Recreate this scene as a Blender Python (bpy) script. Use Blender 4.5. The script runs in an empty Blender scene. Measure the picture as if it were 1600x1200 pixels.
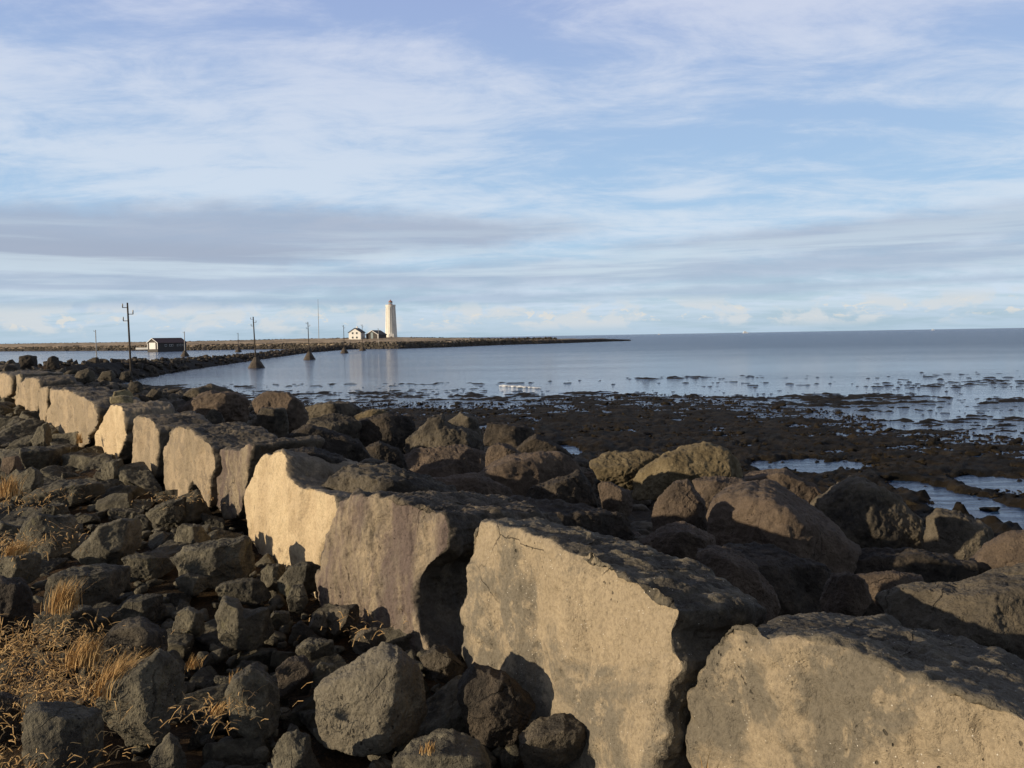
import bpy, bmesh, math, random
import numpy as np
from mathutils import Matrix, Vector
R_ = math.radians
S = bpy.context.scene
C = S.collection
random.seed(7)
RNG = np.random.default_rng(7)

# ---------------------------------------------------------------- camera
CAMZ = 5.0; F = 1331.0
PITCH = math.atan(0.0558); ROLL = math.atan(0.01719)
_f = np.array([0, math.cos(PITCH), -math.sin(PITCH)])
_r0 = np.array([1., 0, 0]); _u0 = np.array([0, math.sin(PITCH), math.cos(PITCH)])
_r = _r0*math.cos(ROLL) - _u0*math.sin(ROLL)
_u = _u0*math.cos(ROLL) + _r0*math.sin(ROLL)
CAM = np.array([0, 0, CAMZ])
cd = bpy.data.cameras.new('camera'); cam = bpy.data.objects.new('camera', cd); C.objects.link(cam)
cd.sensor_width = 36; cd.lens = 36*F/1600; cd.clip_start = 0.05; cd.clip_end = 60000
m = Matrix.Identity(4)
for i, v in enumerate((_r, _u, -_f)):
    for k in range(3): m[k][i] = v[k]
m[2][3] = CAMZ
cam.matrix_world = m
S.camera = cam

def ray(px, py): return _f*F + _r*(px-800) + _u*(600-py)
def at_y(px, py, y):                       # world point seen at px,py at forward distance y
    d = ray(px, py); return CAM + d*(y/d[1])
def at_z(px, py, z):
    d = ray(px, py); return CAM + d*((z-CAMZ)/d[2])
def yh(px): return 539.5 - .01719*px

# ---------------------------------------------------------------- light
SUN_AZ, SUN_EL = -112.0, 13.0              # degrees from the view direction, to the left
to_sun = Vector((math.sin(R_(SUN_AZ))*math.cos(R_(SUN_EL)), math.cos(R_(SUN_AZ))*math.cos(R_(SUN_EL)), math.sin(R_(SUN_EL))))
ld = bpy.data.lights.new('sun', 'SUN'); ld.energy = 5.0; ld.angle = R_(.5); ld.color = (1, .83, .60)
lo = bpy.data.objects.new('sun', ld); C.objects.link(lo)
lo.rotation_euler = to_sun.to_track_quat('Z', 'Y').to_euler()
S.view_settings.view_transform = 'Standard'; S.view_settings.look = 'None'
S.view_settings.exposure = 0.0; S.view_settings.gamma = 1

# ---------------------------------------------------------------- node helper
class NT:
    def __init__(s, nt): s.nt = nt; s.n = nt.nodes; s.l = nt.links
    def new(s, t, **kw):
        n = s.n.new(t)
        for k, v in kw.items(): setattr(n, k, v)
        return n
    def put(s, sock, v):
        if v is None: return
        if isinstance(v, (int, float)):
            sock.default_value = v
        elif isinstance(v, (tuple, list)):
            v = tuple(v)
            if len(sock.default_value) == 4 and len(v) == 3: v = v+(1,)
            sock.default_value = v
        else: s.l.new(v, sock)
    def math(s, op, a, b=None, c=None, clamp=False):
        n = s.new('ShaderNodeMath', operation=op); n.use_clamp = clamp
        s.put(n.inputs[0], a); s.put(n.inputs[1], b); s.put(n.inputs[2], c); return n.outputs[0]
    def mix(s, f, a, b, mode='MIX'):
        n = s.new('ShaderNodeMix', data_type='RGBA', blend_type=mode)
        s.put(n.inputs[0], f); s.put(n.inputs[6], a); s.put(n.inputs[7], b); return n.outputs[2]
    def noise(s, vec, scale, detail=5, rough=.55, dist=0):
        n = s.new('ShaderNodeTexNoise'); s.put(n.inputs['Vector'], vec)
        n.inputs['Scale'].default_value = scale; n.inputs['Detail'].default_value = detail
        n.inputs['Roughness'].default_value = rough; n.inputs['Distortion'].default_value = dist
        return n.outputs['Fac']
    def voro(s, vec, scale, feature='F1'):
        n = s.new('ShaderNodeTexVoronoi', feature=feature); s.put(n.inputs['Vector'], vec)
        n.inputs['Scale'].default_value = scale; return n.outputs['Distance']
    def ramp(s, v, a, b, lo=0., hi=1.):
        n = s.new('ShaderNodeMapRange', interpolation_type='SMOOTHSTEP'); s.put(n.inputs[0], v)
        n.inputs[1].default_value = a; n.inputs[2].default_value = b
        n.inputs[3].default_value = lo; n.inputs[4].default_value = hi; return n.outputs[0]
    def scale(s, v, sc, loc=(0, 0, 0), rot=(0, 0, 0)):
        n = s.new('ShaderNodeMapping'); s.put(n.inputs[0], v)
        n.inputs['Scale'].default_value = sc; n.inputs['Location'].default_value = loc
        n.inputs['Rotation'].default_value = rot; return n.outputs[0]

# ---------------------------------------------------------------- sky
w = bpy.data.worlds.new('World'); S.world = w; w.use_nodes = True
N = NT(w.node_tree); N.n.clear()
out = N.new('ShaderNodeOutputWorld'); bg = N.new('ShaderNodeBackground')
sky = N.new('ShaderNodeTexSky', sky_type='NISHITA'); sky.sun_disc = False
sky.sun_elevation = R_(SUN_EL); sky.sun_rotation = R_(SUN_AZ); sky.altitude = 0; sky.air_density = 1.0; sky.dust_density = .6; sky.ozone_density = 1.5
tc = N.new('ShaderNodeTexCoord'); G = tc.outputs['Generated']
sp = N.new('ShaderNodeSeparateXYZ'); N.put(sp.inputs[0], G)
X, Y, Z = sp.outputs
zz = N.math('MAXIMUM', Z, 0.0)
den = N.math('ADD', zz, .13)
cb = N.new('ShaderNodeCombineXYZ'); N.put(cb.inputs[0], N.math('DIVIDE', X, den)); N.put(cb.inputs[1], N.math('DIVIDE', Y, den))
P = cb.outputs[0]                              # cloud layer coordinates
az = N.math('MULTIPLY', N.math('ARCTAN2', X, Y), 57.2958); el = N.math('MULTIPLY', N.math('ARCSINE', Z), 57.2958)
ca = N.new('ShaderNodeCombineXYZ'); N.put(ca.inputs[0], az); N.put(ca.inputs[1], el); A = ca.outputs[0]
BG = 0.10
def K(r, g, b):                                # sRGB 0-255 seen in the sky -> colour before the strength
    f = lambda c: ((c/255+.055)/1.055)**2.4 if c > 10 else c/255/12.92
    return (f(r)/BG, f(g)/BG, f(b)/BG)
base = N.mix(N.ramp(el, 2, 30), K(156, 202, 240), K(132, 154, 216))
base = N.mix(N.ramp(el, 8, 0, 0, 1), base, K(172, 200, 216))
col = N.mix(.85, sky.outputs[0], base)
# high veil, streaked
v1 = N.noise(N.scale(P, (.62, .95, 1), (3.1, .7, 0), (0, 0, .5)), 1.1, 9, .60, .5)
v2 = N.noise(N.scale(P, (.9, 3.2, 1), (1, 2, 0), (0, 0, .6)), 1.3, 9, .62, .7)
vf = N.math('ADD', N.math('MULTIPLY', v1, .72), N.math('MULTIPLY', v2, .28))
mot = N.noise(N.scale(P, (2.2, 3.4, 1), (5, 1, 0), (0, 0, .5)), 1.0, 9, .66, .5)
vf = N.math('ADD', vf, N.math('MULTIPLY', N.math('SUBTRACT', mot, .5), .60))
veil = N.ramp(vf, .35, .62, .26, 1.0)
col = N.mix(veil, col, N.mix(N.ramp(el, 4, 28), K(206, 222, 238), K(200, 207, 232)))
# grey stratus bank on the left, 5 to 9 degrees up
wob = N.noise(N.scale(A, (.05, .22, 1), (4, 1, 0)), 1.0, 6, .55, .3)
wob2 = N.noise(N.scale(A, (.26, .62, 1), (9, 3, 0)), 1.0, 8, .64)
def band(c, half, slope, a0, a1, soft, amp, woff=0.0):
    e = N.math('SUBTRACT', el, N.math('ADD', N.math('MULTIPLY', az, slope), c))
    e = N.math('ADD', N.math('ABSOLUTE', e), N.math('MULTIPLY', N.math('SUBTRACT', N.math('ADD', N.math('MULTIPLY', wob, .6), N.math('MULTIPLY', wob2, .4)), .5), amp))
    k = N.ramp(e, half, half-soft) if False else N.ramp(e, half-soft, half+soft, 1, 0)
    return N.math('MULTIPLY', k, N.ramp(az, a0, a1, 1, 0))
def lens(azc, el0, slope, lw, rw, thick, soft, amp, c, f):
    global col
    cen = N.math('ADD', N.math('MULTIPLY', az, slope), el0)
    half = N.math('MULTIPLY', N.math('MULTIPLY', N.ramp(az, azc-lw, azc), N.ramp(az, azc, azc+rw, 1, 0)), thick)
    e = N.math('SUBTRACT', N.math('ABSOLUTE', N.math('SUBTRACT', el, cen)), half)
    e = N.math('ADD', e, N.math('MULTIPLY', N.math('SUBTRACT', N.math('ADD', N.math('MULTIPLY', wob, .55), N.math('MULTIPLY', wob2, .45)), .5), amp))
    k = N.math('MULTIPLY', N.ramp(e, -soft, soft, 1, 0), N.math('MULTIPLY', N.ramp(az, azc-lw, azc-lw*.7), N.ramp(az, azc+rw*.7, azc+rw, 1, 0)))
    col = N.mix(N.math('MULTIPLY', k, f), col, c)
lens(-17, 7.0, .030, 60, 26, 2.0, .85, 3.2, K(166, 178, 199), .82)
lens(-30, 5.7, .010, 60, 26, 1.0, .6, 1.6, K(164, 176, 196), .7)
lens(24, 5.6, .015, 20, 60, .9, .6, 2.0, K(166, 180, 202), .75)
col = N.mix(N.math('MULTIPLY', band(4.0, .75, .012, 60, 90, .7, 3.2), .75), col, K(168, 184, 206))
r_ = N.math('MULTIPLY', band(5.6, .5, .01, 60, 90, .6, 3.4), N.ramp(az, 4, 16))
# bright thin bands
lb = N.noise(N.scale(A, (.035, .75, 1), (2, 8, 0)), 1.0, 7, .6, .2)
lm = N.math('MULTIPLY', N.ramp(lb, .46, .62), N.ramp(el, 9, 4))
col = N.mix(N.math('MULTIPLY', lm, .75), col, K(205, 221, 233))
col = N.mix(N.math('MULTIPLY', band(2.6, .28, .01, 60, 90, .3, 1.8), .55), col, K(160, 180, 204))
# horizon haze and small cumulus
col = N.mix(N.ramp(el, 2.4, 0, 0, .55), col, K(163, 189, 208))
cu = N.noise(N.scale(A, (.30, .55, 1), (3.4, 5.2, 0)), 1.0, 8, .6, .3)
cm = N.math('MULTIPLY', N.ramp(cu, .47, .58), N.math('MULTIPLY', N.ramp(el, .15, .9), N.ramp(el, 2.7, 1.7)))
col = N.mix(N.math('MULTIPLY', cm, .85), col, K(212, 218, 222))
cu2 = N.noise(N.scale(A, (.8, 1.5, 1), (13.4, 2.2, 0)), 1.0, 8, .62, .4)
cm2 = N.math('MULTIPLY', N.ramp(cu2, .57, .64), N.math('MULTIPLY', N.ramp(el, .7, 1.1), N.ramp(el, 2.1, 1.5)))
col = N.mix(N.math('MULTIPLY', cm2, .8), col, K(224, 222, 216))
# unseen sky overhead and behind: dark cloud added to lower the ambient light
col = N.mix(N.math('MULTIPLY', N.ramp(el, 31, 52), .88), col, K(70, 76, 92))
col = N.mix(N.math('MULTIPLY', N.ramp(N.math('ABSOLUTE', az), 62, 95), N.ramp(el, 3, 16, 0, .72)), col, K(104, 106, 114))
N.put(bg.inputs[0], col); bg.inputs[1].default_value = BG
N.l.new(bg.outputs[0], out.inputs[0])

# ---------------------------------------------------------------- tagging helpers
def tag(o, label=None, cat=None, group=None, kind=None):
    if label: o['label'] = label
    if cat: o['category'] = cat
    if group: o['group'] = group
    if kind: o['kind'] = kind
    return o
def link(name, me, mat=None, parent=None, loc=None, smooth=False):
    o = bpy.data.objects.new(name, me); C.objects.link(o)
    if mat is not None and not me.materials: me.materials.append(mat)
    if parent is not None: o.parent = parent
    if loc is not None: o.location = [float(c) for c in loc]
    if smooth: me.shade_smooth()
    return o
def empty(name, loc, rz=0):
    o = bpy.data.objects.new(name, None); C.objects.link(o); o.location = [float(c) for c in loc]; o.rotation_euler = (0, 0, rz)
    o.empty_display_size = .3; return o
def raw_mesh(name, V, Fq):
    me = bpy.data.meshes.new(name); V = np.asarray(V, np.float32); Fq = np.asarray(Fq, np.int32)
    k = Fq.shape[1]
    me.vertices.add(len(V)); me.vertices.foreach_set('co', V.ravel())
    me.loops.add(Fq.size); me.loops.foreach_set('vertex_index', Fq.ravel())
    me.polygons.add(len(Fq)); me.polygons.foreach_set('loop_start', np.arange(0, Fq.size, k, dtype=np.int32))
    me.update(calc_edges=True); return me

# ---------------------------------------------------------------- numpy noise
_perm = np.random.default_rng(3).integers(0, 1 << 30, 4096)
def _h(i, j, k):
    n = _perm[(i*374761 + 17*j) & 4095]
    n = _perm[(n + j*668265) & 4095]
    return _perm[(n + k*92837) & 4095]
_gr = np.random.default_rng(5).normal(size=(256, 3)); _gr /= np.linalg.norm(_gr, axis=1)[:, None]
def perlin(Pn):
    Pn = np.asarray(Pn, float); i = np.floor(Pn).astype(np.int64); f = Pn-i; u = f*f*f*(f*(f*6-15)+10)
    res = 0
    for dx in (0, 1):
        wx = u[:, 0] if dx else 1-u[:, 0]
        for dy in (0, 1):
            wy = u[:, 1] if dy else 1-u[:, 1]
            for dz in (0, 1):
                wz = u[:, 2] if dz else 1-u[:, 2]
                g = _gr[_h(i[:, 0]+dx, i[:, 1]+dy, i[:, 2]+dz) & 255]
                res = res + wx*wy*wz*((f[:, 0]-dx)*g[:, 0]+(f[:, 1]-dy)*g[:, 1]+(f[:, 2]-dz)*g[:, 2])
    return res*1.6
def fbm(Pn, oct=4, gain=.5, ridged=False):
    a = 1.; s = 0; q = np.asarray(Pn, float)
    for o in range(oct):
        n = perlin(q); s = s + a*((1-2*np.abs(n)) if ridged else n); a *= gain; q = q*2.03+17.3
    return s

ANCH = []
_ico = {}
def ico(level):
    if level not in _ico:
        bm = bmesh.new(); bmesh.ops.create_icosphere(bm, subdivisions=level, radius=1)
        V = np.array([v.co[:] for v in bm.verts]); Fc = np.array([[v.index for v in f.verts] for f in bm.faces]); bm.free()
        V /= np.linalg.norm(V, axis=1)[:, None]
        _ico[level] = (V, Fc)
    return _ico[level]
def vnormals(V, Fc):
    n = np.cross(V[Fc[:, 1]]-V[Fc[:, 0]], V[Fc[:, 2]]-V[Fc[:, 0]])
    o = np.zeros_like(V)
    for k in range(3): np.add.at(o, Fc[:, k], n)
    return o/np.maximum(np.linalg.norm(o, axis=1), 1e-12)[:, None]
def roughen(V, Fc, size, seed, amp=.035, fine=.010, weight=None):
    nrm = vnormals(V, Fc); q = V/size + seed*7.13
    d = amp*size*(fbm(q*1.7, 3) + .65*(fbm(q*3.1+9, 4, .55, ridged=True)-1.05))
    d += fine*size*(fbm(q*9+3, 4, .6))
    pit = perlin(q*16+5); d -= fine*size*1.6*np.clip(pit-.28, 0, 1)*2
    if weight is not None: d *= weight
    return V + nrm*d[:, None]

def boulder_shape(seed, level, npl=15, p=16, flat=1.):
    """unit-size angular rock as vertices"""
    rg = np.random.default_rng(seed); D, Fc = ico(level)
    n = rg.normal(size=(npl, 3)); n /= np.linalg.norm(n, axis=1)[:, None]
    n = np.vstack([n, [[1, 0, 0], [-1, 0, 0], [0, 1, 0], [0, -1, 0], [0, 0, 1], [0, 0, -1]]])
    h = rg.uniform(.46, .98, len(n)); h[-6:] = rg.uniform(.75, 1.05, 6)
    dots = np.maximum(D@n.T, 0)/h
    r = (dots**p).sum(1)**(-1/p)
    V = D*r[:, None]
    return V, Fc
def poly_radius(uv, n=1440, sm=2):
    """radius of a closed polygon about the origin by angle"""
    th = np.arange(n)*2*np.pi/n; d = np.stack([np.cos(th), np.sin(th)], 1); Rr = np.zeros(n)
    m_ = len(uv)
    for i in range(m_):
        a = uv[i]; b = uv[(i+1) % m_]; e = b-a
        den = d[:, 0]*e[1]-d[:, 1]*e[0]; den = np.where(abs(den) < 1e-9, 1e-9, den)
        t = (a[0]*e[1]-a[1]*e[0])/den; s = (a[0]*d[:, 1]-a[1]*d[:, 0])/den
        ok = (t > 0) & (s >= -1e-6) & (s <= 1+1e-6); Rr = np.where(ok & (t > Rr), t, Rr)
    Rr = np.where(Rr <= 0, Rr[Rr > 0].mean(), Rr)
    k = np.exp(-(np.arange(-30, 31)/ (n/360*sm))**2/2); k /= k.sum()
    Rp = np.concatenate([Rr[-30:], Rr, Rr[:30]]); return np.convolve(Rp, k, 'valid')
def area_centroid(p):
    x, y = p[:, 0], p[:, 1]; x2, y2 = np.roll(x, -1), np.roll(y, -1); c = x*y2-x2*y; a = c.sum()/2
    return np.array([((x+x2)*c).sum()/6/a, ((y+y2)*c).sum()/6/a])
def traced_rock(name, mat, pts, d, label, cat='boulder', group=None, az=None, tilt=0., T=None, front=False,
                ridge=None, seed=0, level=6, amp=.03, fine=.010, back=(0, 0, 1, 1), p=14, cuts=(), center=None, top_rough=False, floor=.88, sm=1.1, wpow=None):
    """rock whose outline is traced at its own distance d; real thickness T behind it"""
    pts = np.array(pts, float); c = np.array(center, float) if center is not None else area_centroid(pts)
    O = at_y(c[0], c[1], d)
    if az is None: az = math.degrees(math.atan2(O[0], O[1])) + 180
    wv = np.array([math.sin(R_(az))*math.cos(R_(tilt)), math.cos(R_(az))*math.cos(R_(tilt)), math.sin(R_(tilt))])
    uvec = np.cross([0, 0, 1.], wv); uvec /= np.linalg.norm(uvec); vvec = np.cross(wv, uvec)
    uv = []
    for q in pts:
        dr = ray(*q); t = ((O-CAM)@wv)/(dr@wv); X_ = CAM+dr*t-O; uv.append((X_@uvec, X_@vvec))
    uv = np.array(uv); Rr = poly_radius(uv, sm=sm); size = float(np.sqrt(abs((uv[:, 0]*np.roll(uv[:, 1], -1)-np.roll(uv[:, 0], -1)*uv[:, 1]).sum()/2)))
    if T is None: T = size*.95
    tt = np.arange(1440)*2*np.pi/1440; rag = fbm(np.stack([np.cos(tt)*(7 if front else 4), np.sin(tt)*(7 if front else 4), 0*tt+seed*1.7], 1), 5, .62)
    Rr = Rr*(1+(.022 if front else .03)*rag)
    D, Fc = ico(level)
    # even out directions for the outline's aspect
    ext = np.array([np.ptp(uv[:, 0]), np.ptp(uv[:, 1]), T]); D = D*ext; D = D/np.linalg.norm(D, axis=1)[:, None]
    th = np.arctan2(D[:, 1], D[:, 0]) % (2*np.pi); rr = np.interp(th, np.arange(1441)*2*np.pi/1440, np.append(Rr, Rr[0]))
    q = np.hypot(D[:, 0], D[:, 1])/rr
    rg = np.random.default_rng(seed+100)
    Wm = T/2
    terms = [q]
    if front:
        terms.append(abs(D[:, 2])/Wm); pw = p
    else:
        terms += [np.maximum(D[:, 2], 0)/Wm*.95, np.maximum(-D[:, 2], 0)/Wm]; pw = p
        for k in range(7):
            a = rg.uniform(0, 2*np.pi); t = rg.uniform(.35, 1.0); n = np.array([math.cos(a)*t, math.sin(a)*t*.8, 1]); n /= np.linalg.norm(n)
            sup = rg.uniform(.72, .95)*math.hypot(Wm*n[2], math.hypot(n[0], n[1])*size*.5)
            sup = max(sup, (floor+.02)*(uv@n[:2]).max())
            if k > 3: n[2] *= -1
            terms.append(np.maximum(D@n, 0)/sup)
    if ridge is not None:
        u0 = ridge*size*.5; w0 = Wm*.80
        for n in ((-.64, .20, .72), (.86, .06, .50)):
            n = np.array(n); n /= np.linalg.norm(n); side = (uv@n[:2]).max()
            terms.append(np.maximum(D@n, 0)/max(n[0]*u0+n[2]*w0, floor*side))
    for (nx, ny, nz, h) in cuts:
        n = np.array((nx, ny, nz), float); n /= np.linalg.norm(n); terms.append(np.maximum(D@n, 0)/(h*size*.5))
    Tm = np.stack(terms, 1); mx = Tm.max(1)
    r = 1/(mx*((Tm/mx[:, None])**pw).sum(1)**(1/pw))
    V = D*r[:, None]
    facing = None
    if front:
        nr = vnormals(V, Fc); facing = np.clip((nr[:, 2]-.55)/.3, 0, 1)
        gv = fbm(np.stack([(V[:, 0]+.35*V[:, 1])*3.2/size, V[:, 1]*.8/size, 0*V[:, 0]+seed], 1), 4, .55); V[:, 2] += facing*gv*.035*size
        s = np.clip(.5-V[:, 2]/T, 0, 1)                          # 0 at the front, 1 at the back
        du, dv, su, sv = back
        V[:, 0] = V[:, 0]*(1+(su-1)*s)+du*s; V[:, 1] = V[:, 1]*(1+(sv-1)*s)+dv*s
        wgt = .5+.35*(1-facing)
        V = roughen(V, Fc, size, seed, amp, fine, wgt)
        # broken upper edge, scallops
        V[:, 2] -= T/2
    else:
        V = roughen(V, Fc, size, seed, amp, fine)
    Mx = np.stack([uvec, vvec, wv], 0); Vw = V@Mx
    me = raw_mesh(name, Vw, Fc)
    fa = me.attributes.new('split_face', 'FLOAT', 'POINT'); fa.data.foreach_set('value', (facing if facing is not None else np.zeros(len(V))).astype(np.float32))
    o = link(name, me, mat, loc=O, smooth=True); tag(o, label, cat, group); ANCH.append((c[0], c[1], cat, label, pts[:, 0].min(), pts[:, 0].max(), pts[:, 1].min(), pts[:, 1].max(), d))
    return o

# ---------------------------------------------------------------- materials
def mat_new(name):
    m_ = bpy.data.materials.new(name); m_.use_nodes = True; n = NT(m_.node_tree); b = m_.node_tree.nodes['Principled BSDF']
    b.inputs['Specular IOR Level'].default_value = .25
    return m_, n, b
def rock_mat(name, base, dark, light, lich=None, face=None, rough=.9, bump=.02, pits=1., stain=1., sparkle=0.):
    m_, n, b = mat_new(name)
    tc = n.new('ShaderNodeTexCoord').outputs['Object']
    oi = n.new('ShaderNodeObjectInfo'); off = n.new('ShaderNodeVectorMath', operation='ADD')
    sc = n.new('ShaderNodeVectorMath', operation='SCALE'); n.put(sc.inputs[0], oi.outputs['Location']); sc.inputs[3].default_value = 3.7
    n.put(off.inputs[0], tc); n.put(off.inputs[1], sc.outputs[0]); V = off.outputs[0]
    big = n.noise(V, 1.6, 5, .6, .6); mid = n.noise(V, 7, 6, .65, .3); fin = n.noise(V, 55, 4, .7); grit = n.noise(V, 190, 2, .6)
    c = n.mix(n.ramp(big, .40, .62), base, dark)
    c = n.mix(n.math('MULTIPLY', n.ramp(mid, .46, .66), .75*stain), c, light)
    c = n.mix(n.math('MULTIPLY', n.ramp(n.noise(V, 3.3, 7, .7, .9), .56, .68), .6*stain), c, dark)
    if face is not None:
        at = n.new('ShaderNodeAttribute', attribute_name='split_face').outputs['Fac']
        f1 = n.mix(n.ramp(n.noise(V, 1.15, 9, .66, .5), .455, .545), face[0], face[1])
        f1 = n.mix(n.math('MULTIPLY', n.ramp(n.noise(V, 4.5, 8, .72, .4), .52, .60), .65), f1, face[2])
        if name == 'striped_stone':
            f1 = n.mix(n.ramp(n.noise(n.scale(V, (3.2, 3.2, .75), rot=(.55, .35, 0)), 1.2, 6, .65, .5), .42, .60), f1, (.165, .125, .11))
        at = n.ramp(n.math('ADD', at, n.math('MULTIPLY', n.math('SUBTRACT', mid, .5), 2.2)), .15, .85)
        c = n.mix(at, c, f1)
    c = n.mix(n.ramp(fin, .40, .66, 0, .55), c, n.mix(.5, c, (0, 0, 0)))
    c = n.mix(n.ramp(grit, .45, .70, 0, .5), c, n.mix(.5, c, light))
    if lich is not None:
        c = n.mix(n.math('MULTIPLY', n.ramp(n.noise(V, 4.5, 8, .72, .5), .58, .66), .7), c, lich)
    if sparkle:
        sv = n.voro(V, 42); c = n.mix(n.math('MULTIPLY', n.ramp(sv, .13, .07), n.ramp(n.noise(V, 9, 2), .5, .56, 0, sparkle)), c, (.75, .7, .6))
    # pits
    nw = n.new('ShaderNodeTexNoise'); n.put(nw.inputs['Vector'], V); nw.inputs['Scale'].default_value = 14; nw.inputs['Detail'].default_value = 3
    nws = n.new('ShaderNodeVectorMath', operation='SCALE'); n.put(nws.inputs[0], nw.outputs['Color']); nws.inputs[3].default_value = .055
    nwa = n.new('ShaderNodeVectorMath', operation='ADD'); n.put(nwa.inputs[0], V); n.put(nwa.inputs[1], nws.outputs[0])
    pv = n.ramp(n.math('ADD', n.voro(nwa.outputs[0], 30), n.math('MULTIPLY', n.math('SUBTRACT', n.noise(V, 11, 2), .42), .9)), .10, .24); pm = n.ramp(n.noise(V, 2.2, 4), .52, .62)
    pitf = n.math('MULTIPLY', n.math('SUBTRACT', 1, pv), pm)
    pv2 = n.ramp(n.voro(n.scale(V, (1, 1, 1), (5, 3, 1)), 58), .12, .34); pit2 = n.math('MULTIPLY', n.math('SUBTRACT', 1, pv2), n.ramp(n.noise(V, 4, 3), .42, .6))
    wv = n.new('ShaderNodeVectorMath', operation='ADD'); nz = n.new('ShaderNodeTexNoise'); n.put(nz.inputs['Vector'], V); nz.inputs['Scale'].default_value = 3.5; nz.inputs['Detail'].default_value = 6
    ns_ = n.new('ShaderNodeVectorMath', operation='SCALE'); n.put(ns_.inputs[0], nz.outputs['Color']); ns_.inputs[3].default_value = .22
    n.put(wv.inputs[0], V); n.put(wv.inputs[1], ns_.outputs[0])
    ck = n.math('MULTIPLY', n.ramp(n.voro(wv.outputs[0], 1.15, 'DISTANCE_TO_EDGE'), 0, .0055, 1, 0), n.ramp(n.noise(V, 1.1, 3), .52, .60))
    c = n.mix(n.math('MULTIPLY', ck, .55), c, (.012, .011, .010))
    c = n.mix(n.math('MULTIPLY', pitf, .75*pits), c, (.012, .011, .010))
    n.put(b.inputs['Base Color'], n.mix(n.ramp(oi.outputs['Random'], 0, 1, 0, .30), c, n.mix(.55, c, (.01, .01, .01))))
    b.inputs['Roughness'].default_value = rough
    h = n.math('ADD', n.math('MULTIPLY', mid, 1.3), n.math('MULTIPLY', fin, .62))
    h = n.math('ADD', h, n.math('MULTIPLY', n.noise(V, 20, 5, .7), .8))
    h = n.math('ADD', h, n.math('MULTIPLY', grit, .16))
    h = n.math('SUBTRACT', h, n.math('MULTIPLY', ck, .5))
    h = n.math('SUBTRACT', h, n.math('MULTIPLY', pitf, .55*pits)); h = n.math('SUBTRACT', h, n.math('MULTIPLY', pit2, .22*pits))
    bp = n.new('ShaderNodeBump'); bp.inputs['Distance'].default_value = bump; bp.inputs['Strength'].default_value = 1.0
    n.put(bp.inputs['Height'], h); n.l.new(bp.outputs[0], b.inputs['Normal'])
    return m_
M = {}
M['pale'] = rock_mat('pale_stone', (.24, .20, .145), (.13, .11, .085), (.36, .29, .20), face=((.72, .57, .36), (.62, .48, .30), (.50, .38, .23)), bump=.012, pits=.5)
M['tan'] = rock_mat('tan_stone', (.135, .118, .090), (.065, .058, .048), (.22, .19, .135), face=((.36, .29, .195), (.19, .165, .125), (.43, .345, .23)), bump=.016, sparkle=.8)
M['tan2'] = rock_mat('smooth_tan_stone', (.14, .118, .088), (.065, .057, .047), (.23, .19, .135), face=((.46, .36, .24), (.35, .28, .19), (.25, .20, .145)), bump=.013, pits=.7)
M['stripe'] = rock_mat('striped_stone', (.14, .118, .092), (.06, .053, .045), (.23, .19, .135), face=((.34, .275, .19), (.215, .178, .138), (.46, .365, .245)), bump=.018)
M['brown'] = rock_mat('brown_rock', (.150, .112, .082), (.085, .066, .052), (.20, .152, .11), bump=.025)
M['olive'] = rock_mat('olive_rock', (.19, .15, .085), (.11, .085, .05), (.25, .20, .12), bump=.028)
M['grey'] = rock_mat('grey_rock', (.155, .132, .098), (.045, .040, .034), (.15, .125, .09), bump=.025)
M['dark'] = rock_mat('dark_rock', (.070, .058, .046), (.032, .028, .024), (.12, .095, .07), bump=.025)
M['basalt'] = rock_mat('basalt_rubble', (.140, .126, .094), (.054, .050, .041), (.235, .21, .15), lich=(.16, .145, .085), bump=.022)
M['slab'] = rock_mat('pale_grey_rock', (.20, .175, .13), (.13, .115, .09), (.27, .24, .18), bump=.022)
M['lichen'] = rock_mat('yellow_lichen_rock', (.30, .25, .14), (.12, .10, .07), (.42, .36, .20), bump=.02)

def simple_mat(name, col, rough=.7, var=.25, sc=3, bump=0., bs=20, metal=0):
    m_, n, b = mat_new(name); V = n.new('ShaderNodeTexCoord').outputs['Object']
    n.put(b.inputs['Base Color'], n.mix(n.ramp(n.noise(V, sc, 6, .6), .3, .7, 0, 1), col, tuple(c*(1-var) for c in col)))
    b.inputs['Roughness'].default_value = rough; b.inputs['Metallic'].default_value = metal
    if bump:
        bp = n.new('ShaderNodeBump'); bp.inputs['Distance'].default_value = bump
        n.put(bp.inputs['Height'], n.noise(V, bs, 5, .65)); n.l.new(bp.outputs[0], b.inputs['Normal'])
    return m_
M['white'] = simple_mat('white_render', (.86, .84, .79), .7, .10, .6)
M['tower'] = simple_mat('tower_render', (.80, .77, .69), .75, .16, .35, .03, 1.5)
M['roofdark'] = simple_mat('dark_roof', (.045, .047, .05), .6, .3)
M['roofred'] = simple_mat('brown_roof', (.15, .095, .085), .7, .3)
M['clad'] = simple_mat('dark_cladding', (.085, .075, .068), .7, .3)
M['glass'] = simple_mat('window_glass', (.04, .05, .06), .15, .2)
M['paleglass'] = simple_mat('pale_glazing', (.30, .36, .37), .2, .2)
M['red'] = simple_mat('red_paint', (.42, .20, .15), .6, .2)
M['wood'] = simple_mat('weathered_wood', (.085, .068, .052), .85, .4, 4)
M['palewood'] = simple_mat('pale_pole', (.42, .40, .37), .8, .3, 2)
M['concrete'] = simple_mat('stained_concrete', (.12, .098, .078), .9, .5, 1.2, .05, 4)
M['metal'] = simple_mat('galvanised_metal', (.20, .21, .22), .5, .3, 5, metal=.6)
M['ceramic'] = simple_mat('insulator', (.10, .08, .07), .3, .3)
M['foam'] = simple_mat('foam', (.72, .74, .76), .6, .1)
M['hull'] = simple_mat('white_hull', (.80, .80, .80), .5, .05)

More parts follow.
